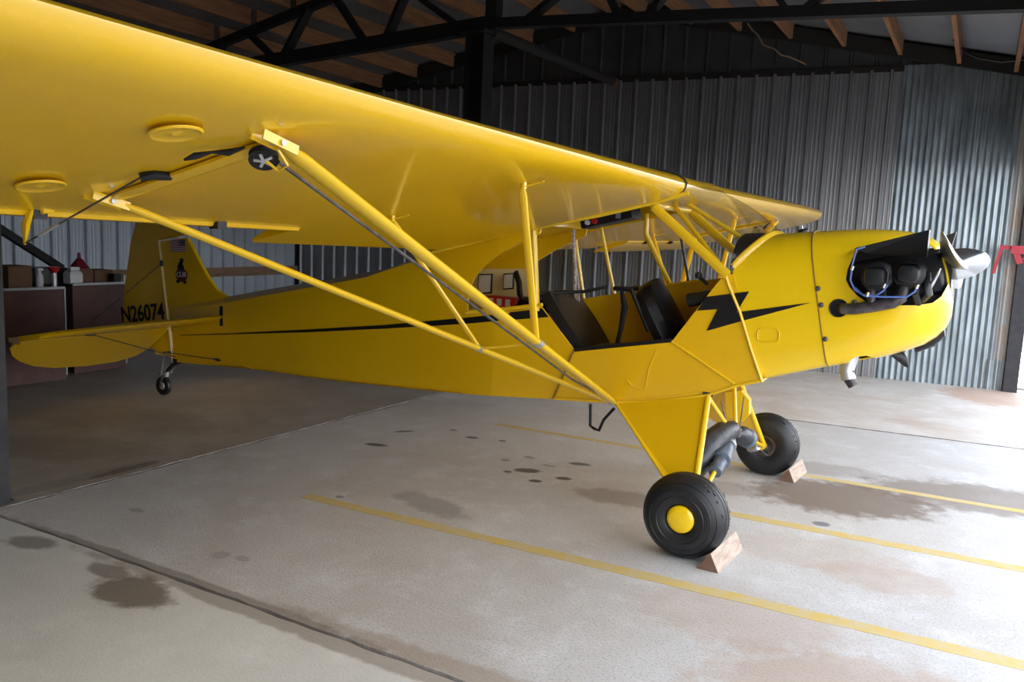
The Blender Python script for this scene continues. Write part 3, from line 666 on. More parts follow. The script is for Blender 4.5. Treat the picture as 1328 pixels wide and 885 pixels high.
# seats
sb_ = MB(); rings = []
for t in [i/6 for i in range(7)]:
    x = -1.19+.27*t; z = 1.17-.33*t; h = .20+.03*math.sin(t*PI); th = .035
    rings.append([(x-th*.5, -h, z-.012), (x+th, -h*.92, z+.02), (x+th*1.25, 0, z+.022), (x+th, h*.92, z+.02), (x-th*.5, h, z-.012), (x-th, 0, z-.02)])
part('rear_seat_back', sb_.loft(rings), leather)
part('rear_seat_cushion', MB().loft([[(x, -h, .79+a), (x, h, .79+a), (x, h*.95, .85+a), (x, 0, .865+a), (x, -h*.95, .85+a)] for x, h, a in ((-.95, .2, 0), (-.75, .22, .03), (-.58, .19, .04))]), leather)
tb('seat_frame_tube', [(-1.22, -.2, 1.17), (-1.0, .0, 1.19), (-.93, .18, 1.22)], .010, black_paint)
rings = []
for t in [i/10 for i in range(11)]:
    x = -.60+.21*t; z = 1.27-.35*t; h = .19*(.25+.75*min(1, (t*3.2))**.5) if t < .32 else .19+.015*(t-.3); th = .05
    rings.append([(x-th*.6, -h, z-.03), (x+th*.2, -h*1.04, z), (x+th, -h*.85, z+.025), (x+th*1.5, -h*.4, z+.035), (x+th*1.6, 0, z+.037), (x+th*1.5, h*.4, z+.035), (x+th, h*.85, z+.025), (x+th*.2, h*1.04, z), (x-th*.6, h, z-.03), (x-th*.8, 0, z-.035)])
part('front_seat_back', MB().loft(rings), leather)
part('front_seat_cushion', MB().loft([[(x, -h, .86+a), (x, h, .86+a), (x, h*.95, .93+a), (x, 0, .945+a), (x, -h*.95, .93+a)] for x, h, a in ((-.42, .19, 0), (-.25, .2, .03), (-.1, .18, .04))]), leather)
tb('seat_belt', [(-.69, -.16, 1.22), (-.665, -.16, 1.13), (-.68, -.16, 1.0), (-.70, -.16, .90)], [.012, .022, .016, .014], black_paint, .5)
tb('seat_frame_tube', [(-.73, -.18, 1.235), (-.62, -.18, 1.23), (-.50, -.18, 1.0)], .014, black_paint); tb('seat_frame_tube', [(-.73, .18, 1.235), (-.62, -.0, 1.235), (-.73, -.18, 1.235)], .012, black_paint)
part('door_roll', MB().tube([(-.25, -.275, 1.205), (-.12, -.275, 1.235), (-.04, -.275, 1.25)], .038, 14), black_paint, label='black rolled pad inside the door opening')
tb('throttle_lever', [(-.15, -.27, 1.30), (-.2, -.27, 1.335)], .010, black_paint); part('throttle_knob', MB().lathe([(0, -.02), (.018, -.012), (.02, 0), (.018, .012), (0, .02)], (-.205, -.27, 1.345), (0, 0, 1), 12), black_paint)
# ---- stripe and lightning bolt (painted trim, thin plates)
def trimplate(name, poly, m, off=.003): return skin(name, poly, -1, m, .002, off)
trimplate('fuselage_stripe', [(-4.70, .556), (-4.036, .636), (-3.131, .746), (-2.36, .850), (-1.70, .945), (-1.40, .995), (-1.30, 1.010), (-1.075, 1.045), (-1.127, 1.098), (-1.127, 1.075), (-1.30, 1.050), (-1.40, 1.036), (-1.698, .984), (-2.361, .876), (-3.131, .767), (-4.036, .645), (-4.746, .557)], black_paint)
trimplate('fuselage_stripe', [(-1.075, 1.046), (-1.12, 1.092), (-1.34, 1.052), (-1.34, 1.004)], black_paint, .0035)
trimplate('lightning_bolt', [(-.135, 1.235), (.091, 1.28), (.034, 1.166), (.404, 1.246), (.10, 1.135), (-.119, 1.052), (-.068, 1.174), (-.178, 1.157)], black_paint, .0055)

# ---- wings
AF_U = [(0, .038), (.006, .052), (.0125, .061), (.025, .073), (.05, .088), (.1, .105), (.2, .119), (.3, .121), (.4, .116), (.5, .105), (.6, .090), (.7, .071), (.8, .050), (.9, .027), (1, .004)]
AF_L = [(0, .038), (.004, .026), (.0125, .0175), (.03, .0095), (.06, .0035), (.1, .0008), (.2, 0), (.35, 0), (.5, 0), (.65, 0), (.8, 0), (.9, 0), (1, 0)]
CH = 1.60; PW = R(13); XL = -.262
def wpt(c, h, ay, sgn, scale=1, cshift=0):
    """c chord fraction, h thickness fraction, ay spanwise distance"""
    d = (cshift+c*scale)*CH; hh = h*CH*scale
    x = XL-.045*max(0, min(1, (ay-.37)/2.6))-(.05*max(0, ay-3.2) if sgn == 1 else 0)-d*math.cos(PW)-hh*math.sin(PW); z0 = wing_z(XL, ay)
    return Vector((x, sgn*ay, z0-d*math.sin(PW)+hh*math.cos(PW)))
def section(ay, sgn, cmax=1., scale=1, cshift=0):
    tf = lambda c: 1-((.12 if sgn == 1 else .06+.46*min(1, (ay-.37)/2.2))*max(.25, 1-c*1.8))
    up = [(c, .038+(h-.038)*tf(c) if h > .038 else h) for c, h in AF_U if c < cmax-1e-6]; lo = [(c, h) for c, h in AF_L if c < cmax-1e-6]
    hu = interp(AF_U, cmax); hu = .038+(hu-.038)*tf(cmax) if hu > .038 else hu
    pts = [wpt(c, h, ay, sgn, scale, cshift) for c, h in up]+[wpt(cmax, hu, ay, sgn, scale, cshift), wpt(cmax, .0, ay, sgn, scale, cshift)]+[wpt(c, h, ay, sgn, scale, cshift) for c, h in lo[::-1][:-1]]
    return pts
for sgn in (-1, 1):
    b = MB(); CA = .795
    b.loft([section(a, sgn) for a in (.375, 1.0, 1.60, 1.90)]+[section(1.93, sgn, .985)])
    ws = [section(a, sgn, CA) for a in (1.9305, 2.6, 3.3, 4.0, 4.62)]
    wing = part('wing', b, yellow, label='left wing panel' if sgn == 1 else 'right wing panel')
    b = MB(); b.loft(ws)
    tips = []
    if sgn == 1: tips.append(section(4.6205, sgn, 1, 1, 0))
    for ay, sc, sh in ((4.6206, 1, 0), (4.85, .96, .02), (5.02, .88, .055), (5.14, .76, .10), (5.22, .66, .125), (5.26, .45, .21), (5.275, .2, .33)):
        tips.append(section(ay, sgn, 1, sc, sh))
    part('outer_wing', b, yellow); part('wing_tip', MB().loft(tips), yellow)
    # aileron
    ang = R(20) if sgn == -1 else R(-8)
    hp = lambda ay: wpt(.797, .008, ay, sgn)
    rings = []
    for ay in (1.95, 2.8, 3.7, 4.60):
        h = hp(ay); rr = []
        prof = [(.0, -.026), (-.02, -.02), (-.028, 0), (-.02, .03), (.0, .05), (.10, .035), (.22, .015), (.31, .0), (.31, -.006), (.20, -.02), (.10, -.026)]
        for c, t in prof:
            a = -PW+ang
            rr.append(h+Vector((-c*math.cos(a)-t*math.sin(-a)*1, 0, c*math.sin(a)+t*math.cos(a))))
        rings.append(rr)
    ail = part('aileron', MB().loft(rings), yellow)
    for ay in (2.39, 3.11, 4.2):
        h = hp(ay)
        obj('hinge', MB().box(h+Vector((.02, 0, -.018)), (.05, .045, .03)), black_metal, ail, False)
    # aileron horn, cable and fairing
    h = hp(3.13)
    if sgn == -1:
        part('aileron_horn', MB().tube([h+Vector((.03, 0, -.0)), h+Vector((.03, -.02, -.05)), h+Vector((.02, -.02, -.115))], [.014, .020, .006], 8, .5), yellow_tube)
        part('aileron_horn_bracket', MB().tube([h+Vector((.05, .02, -.01)), h+Vector((.04, .06, -.0))], [.008, .01], 8), yellow_tube)
        c0 = Vector((-1.0, -3.12, 1.635))
        part('control_cable', MB().tube([h+Vector((.02, -.02, -.112)), c0], .0035, 6), exhaust)
        part('turnbuckle', MB().tube([(h+Vector((.02, -.02, -.112))).lerp(c0, a) for a in (.12, .16, .28, .33)], [.003, .005, .005, .003], 8), alu)
        part('cable_exit', MB().tube([c0+Vector((.0, .0, .0)), c0+Vector((.02, .03, .012)), c0+Vector((.03, .08, .01))], [.012, .016, .012], 8, 1.4), black_paint)
        # inspection rings
        for (x, yy, rr_) in ((-.62, -3.297, .066), (-1.19, -3.297, .066), (-.62, -4.4, .066), (-1.19, -4.4, .066)):
            cpt = Vector((x, yy, wing_z(x, -yy))); nrm = Vector((math.sin(PW), 0, -math.cos(PW)))
            part('inspection_cover', MB().lathe([(0, .001), (.01, .004), (.015, .002), (rr_*.8, .003), (rr_*.93, .006), (rr_, .003), (rr_, 0), (0, 0)], cpt, nrm, 36), yellow)
    # strut fairing ridge between the two strut fittings
    A = Vector((-.545, sgn*3.02, wing_z(-.545, 3.02))); B = Vector((-1.255, sgn*3.02, wing_z(-1.255, 3.02)))
    part('fabric_ridge', MB().tube([A+(B-A)*t for t in (0, .1, .9, 1)], [.008, .014, .014, .008], 10, 2.5, (0, 0, 1)), yellow)
    # jury and lift struts
    T1 = Vector((-.542, sgn*3.034, 1.738)); T2 = Vector((-1.266, sgn*3.03, 1.573)); LB = Vector((-.622, sgn*.345, .588))
    st1 = part('lift_strut', MB().tube([T1+Vector((0, 0, -.0)), T1.lerp(LB, .03), T1.lerp(LB, .97), LB], [.016, .034, .034, .018], 14, .5, (1, 0, .05)), yellow_tube, label='thick front lift strut')
    st2 = part('lift_strut', MB().tube([T2, T2.lerp(LB, .03), T2.lerp(LB, .97), LB+Vector((-.01, 0, 0))], [.012, .024, .024, .014], 14, .55, (1, 0, .05)), yellow_tube, label='thinner rear lift strut')
    for T, s_ in ((T1, st1), (T2, st2)):
        for k in (-1, 1): obj('strut_fitting', MB().bar(T+Vector((k*.022, sgn*.075, .012)), T+Vector((k*.022, -sgn*.05, -.018)), .006, .026), yellow_tube, s_, False)
        obj('strut_bolt', MB().lathe([(0, -.030), (.008, -.030), (.009, -.026), (.006, -.024), (.006, .030), (.009, .032), (0, .034)], T+Vector((0, sgn*.01, -.004)), (1, 0, 0), 10), alu, s_)
    J1 = Vector((-.541, sgn*1.684, wing_z(-.541, 1.684))); J2 = Vector((-1.20, sgn*1.70, wing_z(-1.20, 1.70)))
    def on(T, y_): t = (y_-T.y)/(LB.y-T.y); return T.lerp(LB, t)
    P1 = on(T1, sgn*1.40); P2 = on(T2, sgn*1.42)
    j1 = part('jury_strut', MB().tube([J1, J1.lerp(P1, .06), J1.lerp(P1, .97), P1], [.010, .019, .019, .010], 10, .6, (1, 0, 0)), yellow_tube)
    j2 = part('jury_strut', MB().tube([J2, J2.lerp(P2, .06), J2.lerp(P2, .97), P2], [.008, .014, .014, .008], 10, .7, (1, 0, 0)), yellow_tube)
    part('jury_spreader', MB().tube([P2, P1], .007, 8), yellow_tube)
    for P_, r_ in ((P1, .045), (P2, .03)):
        part('jury_clamp', MB().tube([P_+(LB-T1).normalized()*-.02, P_+(LB-T1).normalized()*.02], r_*.80, 12, .58, (1, 0, .05)), alu)
    for J_ in (J1, J2):
        part('jury_fitting', MB().box(J_+Vector((.01, 0, .0)), (.012, .02, .03)).tube([J_+Vector((-.005, 0, -.012)), J_+Vector((.10, 0, .014))], .003, 6), yellow_tube)
    # aileron cable beneath the front strut with its pulley
    cab = [T1+Vector((-.03, -sgn*.03, -.050)), P1+Vector((-.01, 0, -.038)), on(T1, sgn*.95)+Vector((-.01, 0, -.038)), LB+Vector((0, -sgn*.02, -.0))]
    part('aileron_cable', MB().tube(cab, .006, 6), exhaust)
    pc = T1+Vector((-.055, sgn*.0, -.042))
    PA = Vector((.45, sgn*.45, -.78)).normalized(); pe1 = PA.cross(Vector((0, 0, 1))).normalized(); pe2 = PA.cross(pe1)
    pl = part('cable_pulley', MB().lathe([(.010, -.009), (.036, -.007), (.040, -.009), (.034, 0), (.040, .009), (.036, .007), (.010, .009)], pc, PA, 28), black_paint)
    for k in range(5):
        a = 2*PI*k/5; obj('pulley_spoke', MB().bar(pc+PA*.012, pc+PA*.010+(pe1*math.cos(a)+pe2*math.sin(a))*.026, .008, .004, PA), alu, pl, False)
    part('pulley_guard', MB().tube([T1+Vector((.0, sgn*.0, -.02)), T1+Vector((.015, -sgn*.02, -.06)), T1+Vector((-.02, -sgn*.02, -.075)), T1+Vector((-.045, sgn*.0, -.05))], .004, 6), yellow_tube)
    part('cable_slot', MB().tube([Vector((-.63, sgn*3.07, wing_z(-.63, 3.07)-.004)), Vector((-.67, sgn*3.09, wing_z(-.67, 3.09)-.010)), Vector((-.70, sgn*3.12, wing_z(-.70, 3.12)-.006)), Vector((-.73, sgn*3.15, wing_z(-.73, 3.15)-.012)), Vector((-.75, sgn*3.17, wing_z(-.75, 3.17)-.02))], [.003, .010, .004, .010, .003], 8, .8), black_paint)
# wing centre nose between the panels
b = MB(); rr = []
for y_ in (-.374, -.2, 0, .2, .374):
    sgn = 1 if y_ >= 0 else -1
    up = [(c, h) for c, h in AF_U if c <= .1]; lo = [(c, h) for c, h in AF_L if c <= .1]
    rr.append([wpt(c, h, abs(y_), sgn) for c, h in up]+[wpt(.12, .10, abs(y_), sgn), wpt(.12, .0, abs(y_), sgn)]+[wpt(c, h, abs(y_), sgn) for c, h in lo[::-1][:-1]])
part('wing_centre_nose', b.loft(rr), yellow)
for sgn in (-1,):
    part('root_gap_strip', MB().tube([wpt(c, h, .376, sgn)+Vector((.004, 0, .003)) for c, h in AF_U[::-1] if c <= .5]+[wpt(c, h, .376, sgn) for c, h in AF_L[1:6]], .007, 6), mat('gap_tape', (.05, .045, .04), .5))

# ---- tail
def slabpoly(name, poly, y0, y1, m=None, bevel=.012, parent=None):
    o = part(name, MB().prism(poly, lambda x, z: (x, y0, z), lambda x, z: (x, y1, z)), m or yellow, parent, smooth=False)
    if bevel:
        bv = o.modifiers.new('b', 'BEVEL'); bv.width = bevel; bv.segments = 3; bv.limit_method = 'ANGLE'; bv.angle_limit = R(50)
    return o
slabpoly('fin', [(-4.05, .90), (-4.20, .935), (-4.292, .975), (-4.392, 1.068), (-4.484, 1.177), (-4.577, 1.30), (-4.648, 1.385), (-4.739, 1.376), (-4.99, 1.341), (-4.94, 1.033), (-4.88, .66), (-4.84, .55), (-4.6, .6)], -.018, .018)
rud = slabpoly('rudder', [(-4.845, .33), (-4.90, .66), (-4.962, 1.033), (-5.010, 1.352), (-4.745, 1.394), (-4.652, 1.408), (-4.70, 1.48), (-4.79, 1.56), (-4.93, 1.61), (-5.08, 1.62), (-5.22, 1.58), (-5.32, 1.49), (-5.39, 1.33), (-5.43, 1.15), (-5.49, .90), (-5.53, .62), (-5.53, .5), (-5.49, .44), (-5.40, .42), (-5.07, .39)], -.014, .014)
obj('rudder_hinge_tape', MB().tube([(-4.835, -.022, .31), (-4.89, -.022, .652), (-4.952, -.022, 1.033), (-5.000, -.020, 1.345)], .006, 6), mat('hinge_tape', (.75, .66, .35), .5), rud)
obj('rudder_top_tape', MB().tube([(-5.000, -.018, 1.347), (-4.739, -.018, 1.385)], .005, 6), mat('hinge_tape', (.75, .66, .35), .5), rud)
def text_mesh(txt, size, m, parent, M, ext=.001, off=0., name='lettering'):
    cu = bpy.data.curves.new('t', 'FONT'); cu.body = txt; cu.size = size; cu.extrude = ext; cu.offset = off
    to = bpy.data.objects.new('t', cu); COL.objects.link(to); bpy.context.view_layer.update()
    me = bpy.data.meshes.new_from_object(to.evaluated_get(bpy.context.evaluated_depsgraph_get())); bpy.data.objects.remove(to)
    xs_ = [v.co.x for v in me.vertices]; ys_ = [v.co.y for v in me.vertices]
    me.transform(Matrix.Translation((-min(xs_), -min(ys_), 0))); w_ = max(xs_)-min(xs_); h_ = max(ys_)-min(ys_)
    me.transform(M(w_, h_)); me.materials.append(m); o = bpy.data.objects.new(name, me); finish(o, parent, False); return o
def rudM(w_, h_):
    sx, sz = .585/w_, .150/h_
    return Matrix.Translation((-5.515, -.016, .588)) @ Matrix.Rotation(-R(8.2), 4, 'Y') @ Matrix.Rotation(R(90), 4, 'X') @ Matrix.Diagonal((sx, sz, 1, 1))
text_mesh('N26074', .2, black_paint, rud, rudM, .001, .0045, 'registration_lettering')
# flag: stripes and canton on the fin
fl_ = part('flag_decal', MB().prism([(-4.848, 1.258), (-4.663, 1.266), (-4.663, 1.366), (-4.848, 1.358)], lambda x, z: (x, -.0195, z), lambda x, z: (x, -.018, z)), flag_white, smooth=False)
for k in range(7):
    z0 = 1.258+k*.0154
    obj('flag_stripe', MB().prism([(-4.848, z0), (-4.663, z0+.008), (-4.663, z0+.0157), (-4.848, z0+.0077)], lambda x, z: (x, -.0205, z), lambda x, z: (x, -.0192, z)), flag_red, fl_, False)
obj('flag_canton', MB().prism([(-4.74, 1.314), (-4.663, 1.318), (-4.663, 1.366), (-4.74, 1.363)], lambda x, z: (x, -.0215, z), lambda x, z: (x, -.0192, z)), navy, fl_, False)
st_ = MB()
for i in range(5):
    for j in range(4): st_.box((-4.73+i*.0145, -.0218, 1.323+j*.011+i*.0005), (.004, .0008, .004))
obj('flag_stars', st_, flag_white, fl_, False)['kind'] = 'stuff'
# cub badge
bd = [(-4.716+.075*math.cos(a), 1.07+.058*math.sin(a)) for a in [2*PI*i/28 for i in range(28)]]
bg_ = part('tail_emblem', MB().prism(bd, lambda x, z: (x, -.0195, z), lambda x, z: (x, -.018, z)), maroon, smooth=False, label='dark round emblem lettered CUB with a small dark bear shape above')
def cubM(w_, h_): return Matrix.Translation((-4.778, -.0205, 1.048)) @ Matrix.Rotation(-R(3), 4, 'Y') @ Matrix.Rotation(R(90), 4, 'X') @ Matrix.Diagonal((.124/w_, .044/h_, 1, 1))
text_mesh('CUB', .1, flag_white, bg_, cubM, .0006, .003)
bear = MB()
for cx, cz, rx_, rz_ in ((-4.725, 1.148, .03, .032), (-4.712, 1.185, .022, .02), (-4.728, 1.202, .008, .008), (-4.697, 1.203, .008, .008), (-4.752, 1.13, .014, .022), (-4.698, 1.13, .014, .024), (-4.76, 1.012, .02, .014), (-4.675, 1.012, .02, .014)):
    bear.prism([(cx+rx_*math.cos(2*PI*i/14), cz+rz_*math.sin(2*PI*i/14)) for i in range(14)], lambda x, z: (x, -.0215, z), lambda x, z: (x, -.0182, z))
obj('emblem_bear_shape', bear, black_paint, bg_, False)
# stabiliser and drooped elevators
for sgn in (-1, 1):
    LEp = [(.06, -4.13, .772), (.5, -4.19, .757), (1.0, -4.27, .737), (1.25, -4.36, .715), (1.36, -4.50, .683), (1.40, -4.68, .652), (1.38, -4.845, .620)]
    b = MB(); rings = []
    for ay, x, z in LEp:
        x1 = -4.845; z1 = .622
        if ay > 1.37: x1 = x-.01
        up = Vector((-math.sin(TH), 0, math.cos(TH))); a = Vector((x, sgn*ay, z)); c = Vector((x1, sgn*ay, z1)); m1 = a.lerp(c, .06); 
        rings.append([a, m1+up*.018, a.lerp(c, .5)+up*.02, c+up*.016, c-up*.016, a.lerp(c, .5)-up*.02, m1-up*.018])
    stb = part('stabiliser', b.loft(rings), yellow)
    obj('stabiliser_slot', MB().box((-4.16, sgn*(fw(-4.16)+.004), .772), (.03, .006, .16)), black_paint, stb, False) if sgn == -1 else None
    ea = R(38); b = MB(); rings = []
    for ay, ch in ((.035, .36), (.10, .47), (.25, .53), (.5, .545), (.8, .51), (1.0, .44), (1.15, .34), (1.25, .24), (1.32, .12)):
        h = Vector((-4.86, sgn*ay, .620)); d = Vector((-math.cos(ea), 0, -math.sin(ea))); u = Vector((-math.sin(ea), 0, math.cos(ea)))
        rings.append([h, h+u*.016+d*.01, h+d*ch*.6+u*.010, h+d*ch+u*.003, h+d*ch-u*.003, h+d*ch*.6-u*.010, h-u*.016+d*.01])
    part('elevator', b.loft(rings), yellow)
    part('tail_brace_wire', MB().tube([(-4.80, sgn*.02, .36), (-4.70, sgn*.85, .635)], .004, 6), exhaust)
    part('tail_brace_wire', MB().tube([(-4.96, sgn*.02, 1.16), (-4.80, sgn*.85, .66)], .004, 6), exhaust)
    part('brace_fitting', MB().box((-4.70, sgn*.86, .632), (.05, .06, .012)), exhaust)
part('fin_wire_fitting', MB().box((-4.962, -.022, 1.155), (.03, .02, .05)), exhaust)
part('rudder_cable', MB().tube([(-4.83, -.07, .40), (-4.5, -.075, .405), (-4.22, -.085, .41)], .004, 6), exhaust)
part('cable_fairing', MB().tube([(-4.26, -.075, .41), (-4.21, -.080, .408), (-4.17, -.078, .405)], [.006, .014, .004], 8), exhaust)
part('lift_handle', MB().tube([(-3.92, -.12, .42), (-3.85, -.12, .405), (-3.75, -.13, .395)], .006, 6), yellow_tube)
part('rudder_horn', MB().bar((-4.86, -.09, .40), (-4.86, .09, .40), .02, .012), exhaust)
# tail wheel
part('tail_spring', MB().loft([[(x, -.018, z), (x, .018, z), (x, .018, z+t), (x, -.018, z+t)] for x, z, t in ((-4.64, .325, .02), (-4.76, .31, .025), (-4.86, .265, .03), (-4.93, .205, .03), (-4.965, .175, .02))]), black_metal, smooth=False)
part('spring_clamp', MB().box((-4.80, 0, .325), (.09, .05, .04)), black_metal)
twl = part('tail_wheel', MB().lathe([(.03, -.014), (.06, -.022), (.08, -.018), (.085, 0), (.08, .018), (.06, .022), (.03, .014)], (-4.985, 0, .083), (0, 1, 0), 28), rubber)
obj('wheel_hub', MB().lathe([(0, -.026), (.028, -.022), (.034, -.014), (.034, .014), (.028, .022), (0, .026)], (-4.985, 0, .083), (0, 1, 0), 20), alu, twl)
for k in (-1, 1): part('tail_fork', MB().tube([(-4.985, k*.032, .083), (-4.975, k*.034, .14), (-4.955, k*.02, .185), (-4.95, 0, .20)], .009, 8), exhaust)
part('tail_pivot', MB().tube([(-4.95, 0, .17), (-4.94, 0, .235)], .022, 12), alu)
for k in (-1, 1): part('steering_spring', MB().tube([(-4.95, k*.05, .20), (-4.90, k*.07, .30), (-4.86, k*.085, .39)], .006, 6), alu)
part('steering_arm', MB().bar((-4.955, -.06, .195), (-4.955, .06, .195), .02, .01), exhaust)
# ---- undercarriage
TR = .208
def torus_prof(R0, r, w_, n=20): return [(R0+r*math.cos(a), w_*math.sin(a)) for a in [PI*2*i/n for i in range(n+1)]]
for sgn in (-1, 1):
    WC = Vector((0, sgn*.876, TR-.004))
    gear = None
    tyre_prof = [(.062, -.060), (.075, -.086), (.10, -.098), (.135, -.099), (.165, -.090), (.188, -.072), (.200, -.052), (.206, -.034), (.2035, -.031), (.2035, -.027), (.2085, -.024), (.2090, -.008), (.2055, -.006), (.2055, .006), (.2090, .008), (.2085, .024), (.2035, .027), (.2035, .031), (.206, .034), (.200, .052), (.188, .072), (.165, .090), (.135, .099), (.10, .098), (.075, .086), (.062, .060)]
    wh = part('main_wheel', MB().lathe(tyre_prof, WC, (0, 1, 0), 56), rubber)
    for q in (.178, .150, .116):
        obj('sidewall_bead', MB().lathe([(q-.003, -.0005), (q, .003), (q+.003, -.0005)], WC+Vector((0, sgn*(.099 if q < .14 else .094 if q < .16 else .082), 0)), (0, sgn, 0), 48), rubber, wh)
    tl = MB()
    for k in range(44):                                             # worn, dusty tread patches
        a = random.uniform(-.3, 1.1)*1.; y_ = random.uniform(-.06, .07); r_ = .2083-.35*y_*y_/.1*.5
        c_ = WC+Vector((math.cos(a)*r_, y_, math.sin(a)*r_)); sz = random.uniform(.004, .010)
        tl.box(c_, (.002, sz, sz*1.3), Matrix.Rotation(-a, 3, 'Y'))
    t_ = obj('tread_dust', tl, dusty, wh, False); t_['kind'] = 'stuff'
    if True:
        obj('hub_cap', MB().lathe([(.060, -.02), (.068, .0), (.067, .010), (.060, .018), (.045, .022), (0, .024)], WC+Vector((0, sgn*.075, 0)), (0, sgn, 0), 36), yellow_cowl, wh)
        obj('wheel_flange', MB().lathe([(.085, .0), (.080, .008), (.055, .004), (.05, -.02), (.03, -.02), (.028, .02), (0, .02)], WC+Vector((0, -sgn*.075, 0)), (0, -sgn, 0), 32), yellow_cowl if sgn == -1 else exhaust, wh)
    F = Vector((-.085, sgn*.33, .700)); B = Vector((-.612, sgn*.335, .585)); AX = Vector((.0, sgn*.775, .215))
    AXr = Vector((-.06, sgn*.775, .225))
    g = part('gear_leg', MB().tube([F, F.lerp(AX, .04), AX], [.014, .017, .017], 12), yellow_tube, label='front tube of the undercarriage leg')
    part('gear_leg', MB().tube([B, AXr], .009, 10), yellow_tube, label='rear tube of the undercarriage leg')
    n_ = (F-B).cross(AX-B).normalized()*.006
    part('gear_fairing', MB().add([F+n_, B+n_, AXr+n_, AX+n_, F-n_, B-n_, AXr-n_, AX-n_], [(0, 1, 2, 3), (7, 6, 5, 4), (0, 4, 5, 1), (1, 5, 6, 2), (2, 6, 7, 3), (3, 7, 4, 0)]), yellow, smooth=False, label='yellow fabric panel of the undercarriage leg')
    part('axle', MB().tube([(0, sgn*.70, .212), (0, sgn*.86, .206)], .018, 12), yellow_tube)
    part('gear_fitting', MB().tube([B+Vector((-.05, -sgn*.01, -.0)), B+Vector((.04, -sgn*.01, .0))], .011, 8), exhaust)
    part('gear_fitting', MB().tube([F+Vector((-.03, 0, .01)), F+Vector((.03, 0, .01))], .010, 8), exhaust)
    # shock strut with its canvas boot
    AP = Vector((.0, sgn*.05, .43)); SA = Vector((.01, sgn*.74, .215)); d = AP-SA
    part('shock_strut', MB().tube([SA, SA+d*.85], .012, 10), yellow_tube)
    if sgn == -1:
        part('shock_boot', MB().tube([(-.12, -.46, .235), (-.12, -.42, .27), (-.105, -.32, .345), (-.08, -.22, .41), (-.045, -.12, .455), (-.01, -.04, .47), (0, .0, .46)], [.02, .060, .078, .084, .074, .054, .02], 18, .9), canvas)
        part('boot_cuff', MB().tube([SA+d*t for t in (.45, .46, .50, .56, .60, .62)], [.016, .036, .042, .034, .040, .02], 14), canvas_grey)
        part('boot_cuff', MB().tube([SA+d*t for t in (.62, .64, .72, .82, .94, .97)], [.02, .052, .046, .034, .026, .015], 14), canvas_grey)
    else:
        part('shock_boot', MB().tube([SA+d*t for t in (.62, .64, .70, .78, .86, .94, 1.0)], [.02, .040, .058, .052, .060, .048, .02], 16), canvas)
        part('boot_cuff', MB().tube([SA+d*t for t in (.66, .68, .74, .80)], [.03, .062, .060, .03], 14), canvas_grey)
    part('boot_strap', MB().tube([SA+d*.86, SA+d*.88], .040, 14), alu)
    tb('cabane_tube', [(-.10, sgn*.27, .68), (-.01, sgn*.03, .44)], .012); 
    part('brake_cylinder', MB().lathe([(0, -.05), (.02, -.05), (.026, -.03), (.026, .03), (.018, .05), (0, .05)], (-.05, sgn*.71, .20), (.6, -.5, .3), 14), alu) if sgn == 1 else None
    tb('brake_hose', [(.0, sgn*.68, .20), (.04, sgn*.70, .17), (.05, sgn*.74, .16), (.03, sgn*.77, .19)], .005, exhaust)
for p_ in (((-.10, 0, .62), (-.05, 0, .46)), ((.0, .12, .64), (.01, .03, .45))): tb('brace_cable', p_, .004, exhaust)
part('cabane_fitting', MB().box((0, 0, .445), (.05, .08, .05)), exhaust, bevel=.008)
part('gear_box_fairing', MB().prism([(-.16, .62), (-.06, .64), (-.01, .59), (-.005, .50), (-.04, .45), (-.14, .47)], lambda x, z: (x, .30, z), lambda x, z: (x, .36, z)), yellow_tube, smooth=False)
for sgn in (-1,):
    tb('boarding_step', [(-.772, -.335, .56), (-.766, -.335, .432), (-.735, -.345, .420), (-.705, -.345, .414), (-.682, -.340, .48), (-.622, -.335, .556)], .009, black_paint)
# ---- engine
eng = part('crankcase', MB().box(L2W(1.0, 0, 1.2), (.50, .34, .22), Matrix.Rotation(-TH, 3, 'Y')), engine_black, bevel=.02)
def cyl(x, z, sgn):
    c = Vector((x, 0, z)); n = Vector((0, sgn, 0))
    prof = []
    for i in range(10):
        h = .19+i*.018; prof += [(.060, h), (.072, h+.004), (.072, h+.008), (.060, h+.012)]
    prof = [(0, .16)]+prof+[(.058, .385), (0, .385)]
    e = part('cylinder', MB().lathe(prof, c, n, 28), engine_black)
    rc = [(.055*math.copysign(abs(math.cos(a))**.6, math.cos(a)), .050*math.copysign(abs(math.sin(a))**.6, math.sin(a))) for a in [2*PI*i/24 for i in range(24)]]
    rings = [[(x+p[0]*k, sgn*yy, z+p[1]*k) for p in rc] for yy, k in ((.375, 1.06), (.395, 1.06), (.397, .95), (.425, .9), (.437, .75), (.44, .4))]
    rk = obj('rocker_cover', MB().loft(rings), engine_black, e)
    for a in (45, 135, 225, 315): obj('rocker_screw', MB().lathe([(0, 0), (.007, 0), (.006, .006), (0, .007)], (x+.048*math.cos(R(a)), sgn*.397, z+.043*math.sin(R(a))), (0, sgn, 0), 8), chrome, e)
    obj('intake_pipe', MB().tube([(x+.03, sgn*.34, z-.05), (x+.035, sgn*.36, z-.09), (x+.05, sgn*.30, z-.14)], .018, 10), engine_black, e)
    obj('pushrod_tube', MB().tube([(x-.03, sgn*.37, z-.04), (x-.02, sgn*.22, z-.09)], .010, 8), alu, e)
for sgn in (-1, 1):
    cyl(.695, 1.395, sgn); cyl(.835, 1.418, sgn)
part('spark_plug', MB().tube([(.93, -.33, 1.36), (.955, -.36, 1.42), (.965, -.36, 1.45)], [.010, .008, .004], 8), chrome)
part('carburettor_pipe', MB().tube([(.905, -.30, 1.42), (.915, -.34, 1.36), (.925, -.34, 1.33), (.90, -.30, 1.30)], .022, 10), engine_black)
